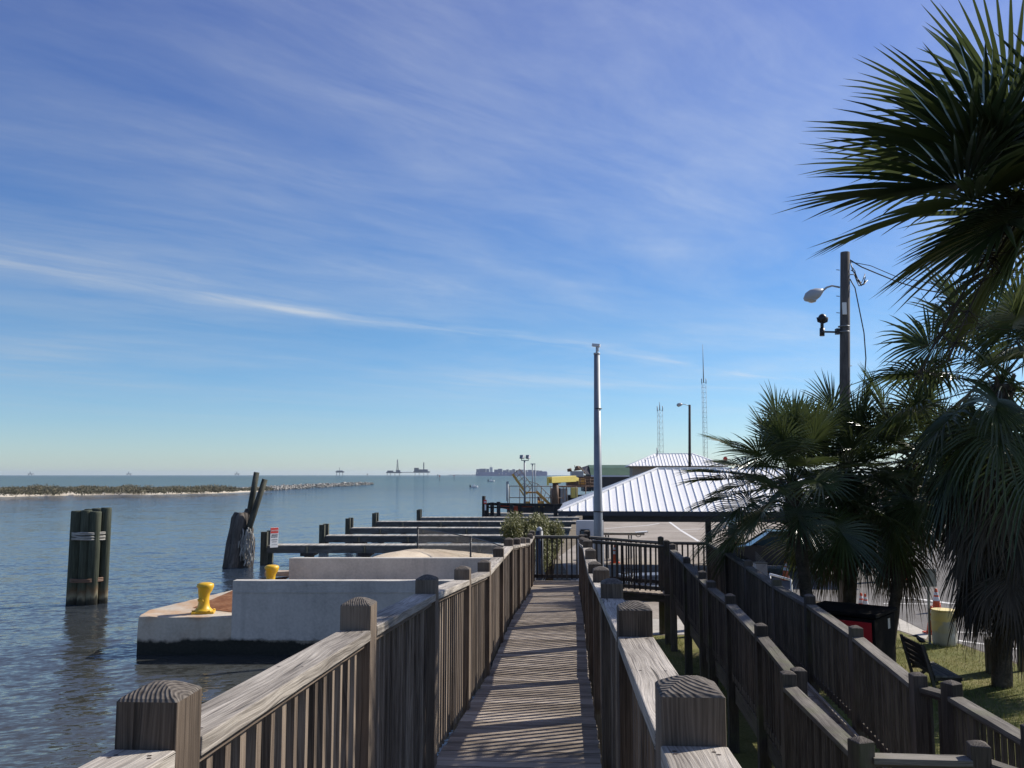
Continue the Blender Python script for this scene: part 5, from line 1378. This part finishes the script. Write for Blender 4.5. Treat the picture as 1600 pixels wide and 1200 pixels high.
def boat(px, py, L, label, motor):
    p = gnd(px, py, WATER); t = thing('motor_boat', label, 'motor boat', (p.x, p.y, WATER), 'small motor boats on the water', rad(20))
    mb = MB(int(px)); st = [(-.5, .9, .32), (-.2, 1.0, .32), (.2, .95, .36), (.42, .55, .42), (.5, .05, .5)]
    for x, w, h in st: mb.V += [Vector((x * L, -w * L * .18, h * L * .45)), Vector((x * L, -w * L * .12, -.1)), Vector((x * L, w * L * .12, -.1)), Vector((x * L, w * L * .18, h * L * .45))]
    for k in range(4):
        for j in range(4): mb.face((k * 4 + j, k * 4 + (j + 1) % 4, k * 4 + 4 + (j + 1) % 4, k * 4 + 4 + j))
    mb.face((0, 1, 2, 3)); mb.face((16, 17, 18, 19)); child(mb, 'hull', M['cwhite'], t)
    mb = MB(int(px) + 1); mb.box((-.05 * L, 0, L * .25), (.22 * L, .18 * L, .22 * L)); child(mb, 'console', M['cwhite'], t, .03)
    mb = MB(int(px) + 2); mb.box((-.56 * L, 0, L * .2), (.12 * L, .1 * L, .3 * L)); mb.box((-.58 * L, 0, 0), (.06 * L, .06 * L, .3 * L)); child(mb, 'outboard_motor', M['black'], t, .02)
boat(741, 761.5, 3.0, 'nearer small white motor boat, just off the end of the timber pier', True)
boat(768, 752.5, 4.6, 'farther small white motor boat below the stern of the container ship', True)

# ------------------------------------------------------------------ haze
def haze():
    mb = MB(700); mb.prism([(-15500, -400), (15500, -400), (15500, 15500), (-15500, 15500)], -4.0, 60)
    t = NT('thin_sea_haze'); v = t.n('VolumePrincipled', {'Color': (.75, .86, 1.0), 'Density': 5.5e-5, 'Anisotropy': .3})
    o_ = t.n('OutputMaterial'); t.nt.links.new(v.outputs[0], o_.inputs['Volume'])
    o = mb.build('haze', t.mat); o['kind'] = 'stuff'
HAZE = True
if HAZE: haze()

# ------------------------------------------------------------------ light, sky, camera
SAZ, SEL = rad(63), rad(38)                  # the sun stands ahead to the right
sv = Vector((math.sin(SAZ) * math.cos(SEL), math.cos(SAZ) * math.cos(SEL), math.sin(SEL)))
ld = bpy.data.lights.new('sun', 'SUN'); ld.energy = 5.0; ld.angle = rad(.53); ld.color = (1, .94, .85)
lo = bpy.data.objects.new('sun', ld); COL.objects.link(lo); lo.rotation_euler = sv.to_track_quat('Z', 'Y').to_euler(); lo.location = (20, 20, 40)
w = bpy.data.worlds.new('World'); sc.world = w; w.use_nodes = True
t = NT('w', w)
sky = t.n('TexSky', sky_type='NISHITA'); sky.sun_disc = False; sky.sun_elevation = SEL; sky.sun_rotation = SAZ
sky.altitude = 0; sky.air_density = 1.0; sky.dust_density = .15; sky.ozone_density = 1.6
dirv = t.n('TexCoord').outputs['Generated']
sep = t.n('SeparateXYZ', {0: dirv}); zc = t.math('MAXIMUM', sep.outputs[2], .03)
pxn = t.math('DIVIDE', sep.outputs[0], zc); pyn = t.math('DIVIDE', sep.outputs[1], zc)
s_ = t.math('MULTIPLY', t.math('ADD', pxn, pyn), .7071); tt = t.math('MULTIPLY', t.math('SUBTRACT', pyn, pxn), .7071)
pl = t.n('CombineXYZ', {0: s_, 1: tt}).outputs[0]
warp = t.noise(t.map(pl, (.35, .35, 1)), 1.0, 3, .6)
tw = t.math('ADD', tt, t.math('MULTIPLY', t.math('SUBTRACT', warp, .5), .7))
pl2 = t.n('CombineXYZ', {0: s_, 1: tw}).outputs[0]
veil = t.noise(t.map(pl2, (.22, .34, 1), (3.1, .7, 0)), 1.0, 8, .62, .4)
fine = t.noise(t.map(pl2, (.5, 1.7, 1), (1.3, 4, 0)), 1.0, 6, .65, .6)
wisp = t.noise(t.map(pl2, (1.0, 2.6, 1), (2.3, 1, 0)), 1.0, 9, .72, .9)
veilm = t.math('MULTIPLY', t.ramp(veil, [(.36, 0.06), (.70, 1.0)]), t.math('MULTIPLY', t.ramp(fine, [(.3, .3), (.68, 1.0)]), t.ramp(wisp, [(.3, .6), (.7, 1.0)])))
# one long thin streak crossing the view
g_ = t.math('DIVIDE', t.math('SUBTRACT', tw, 4.55), .22)
streak = t.math('EXPONENT', t.math('MULTIPLY', t.math('MULTIPLY', g_, g_), -1.0))
brk = t.ramp(t.noise(t.map(pl2, (.55, 2.2, 1), (6.3, 2.0, 0)), 1.0, 6, .65), [(.42, 0.0), (.66, 1.0)])
h_ = t.math('DIVIDE', t.math('SUBTRACT', s_, 2.95), .5); seg = t.math('EXPONENT', t.math('MULTIPLY', t.math('MULTIPLY', h_, h_), -1.0))
g2_ = t.math('DIVIDE', t.math('SUBTRACT', tw, 4.62), .10); nar = t.math('EXPONENT', t.math('MULTIPLY', t.math('MULTIPLY', g2_, g2_), -1.0))
streak = t.math('ADD', t.math('MULTIPLY', t.math('MULTIPLY', streak, brk), t.math('MULTIPLY_ADD', wisp, 1.3, .05)), t.math('MULTIPLY', t.math('MULTIPLY', seg, nar), t.math('MULTIPLY_ADD', wisp, 1.6, .1)))
cl = t.math('ADD', t.math('MULTIPLY', veilm, .60), t.math('MULTIPLY', streak, .5), clamp=True)
fade = t.ramp(sep.outputs[2], [(.03, 0.0), (.12, 1.0)])
cl = t.math('MULTIPLY', cl, fade)
tint = t.ramp(sep.outputs[2], [(.0, (.76, .94, 1.25)), (.06, (.76, .94, 1.24)), (.16, (.82, .95, 1.16)), (.5, (1.0, .91, 1.22))])
skc = t.n('HueSaturation', {'Saturation': 1.2, 'Value': 1.05, 'Color': t.mix(1.0, sky.outputs[0], tint, 'MULTIPLY')}).outputs[0]
sun_d = t.n('VectorMath', {0: dirv, 1: tuple(sv)}, operation='DOT_PRODUCT').outputs['Value']
cb = t.math('MULTIPLY_ADD', t.math('MAXIMUM', sun_d, 0.0), 4.0, 6.5)
cc = t.n('VectorMath', {0: (.86, .93, 1.0), 'Scale': cb}, operation='SCALE').outputs[0]
mixc = t.mix(cl, skc, cc)
bgn = t.n('Background', {0: mixc, 1: .076}); wo = t.n('OutputWorld'); t.nt.links.new(bgn.outputs[0], wo.inputs[0])

cam = bpy.data.cameras.new('camera'); cam.sensor_width = 36; cam.lens = 36 * F / 1600; cam.clip_start = .05; cam.clip_end = 60000
co = bpy.data.objects.new('camera', cam); COL.objects.link(co); co.location = EYE; co.rotation_euler = (rad(90) + PITCH, 0, 0)
sc.camera = co
sc.view_settings.view_transform = 'Standard'; sc.view_settings.look = 'None'; sc.view_settings.exposure = .34; sc.view_settings.gamma = 1
sc.cycles.max_bounces = 6; sc.cycles.transparent_max_bounces = 8; sc.cycles.volume_bounces = 0
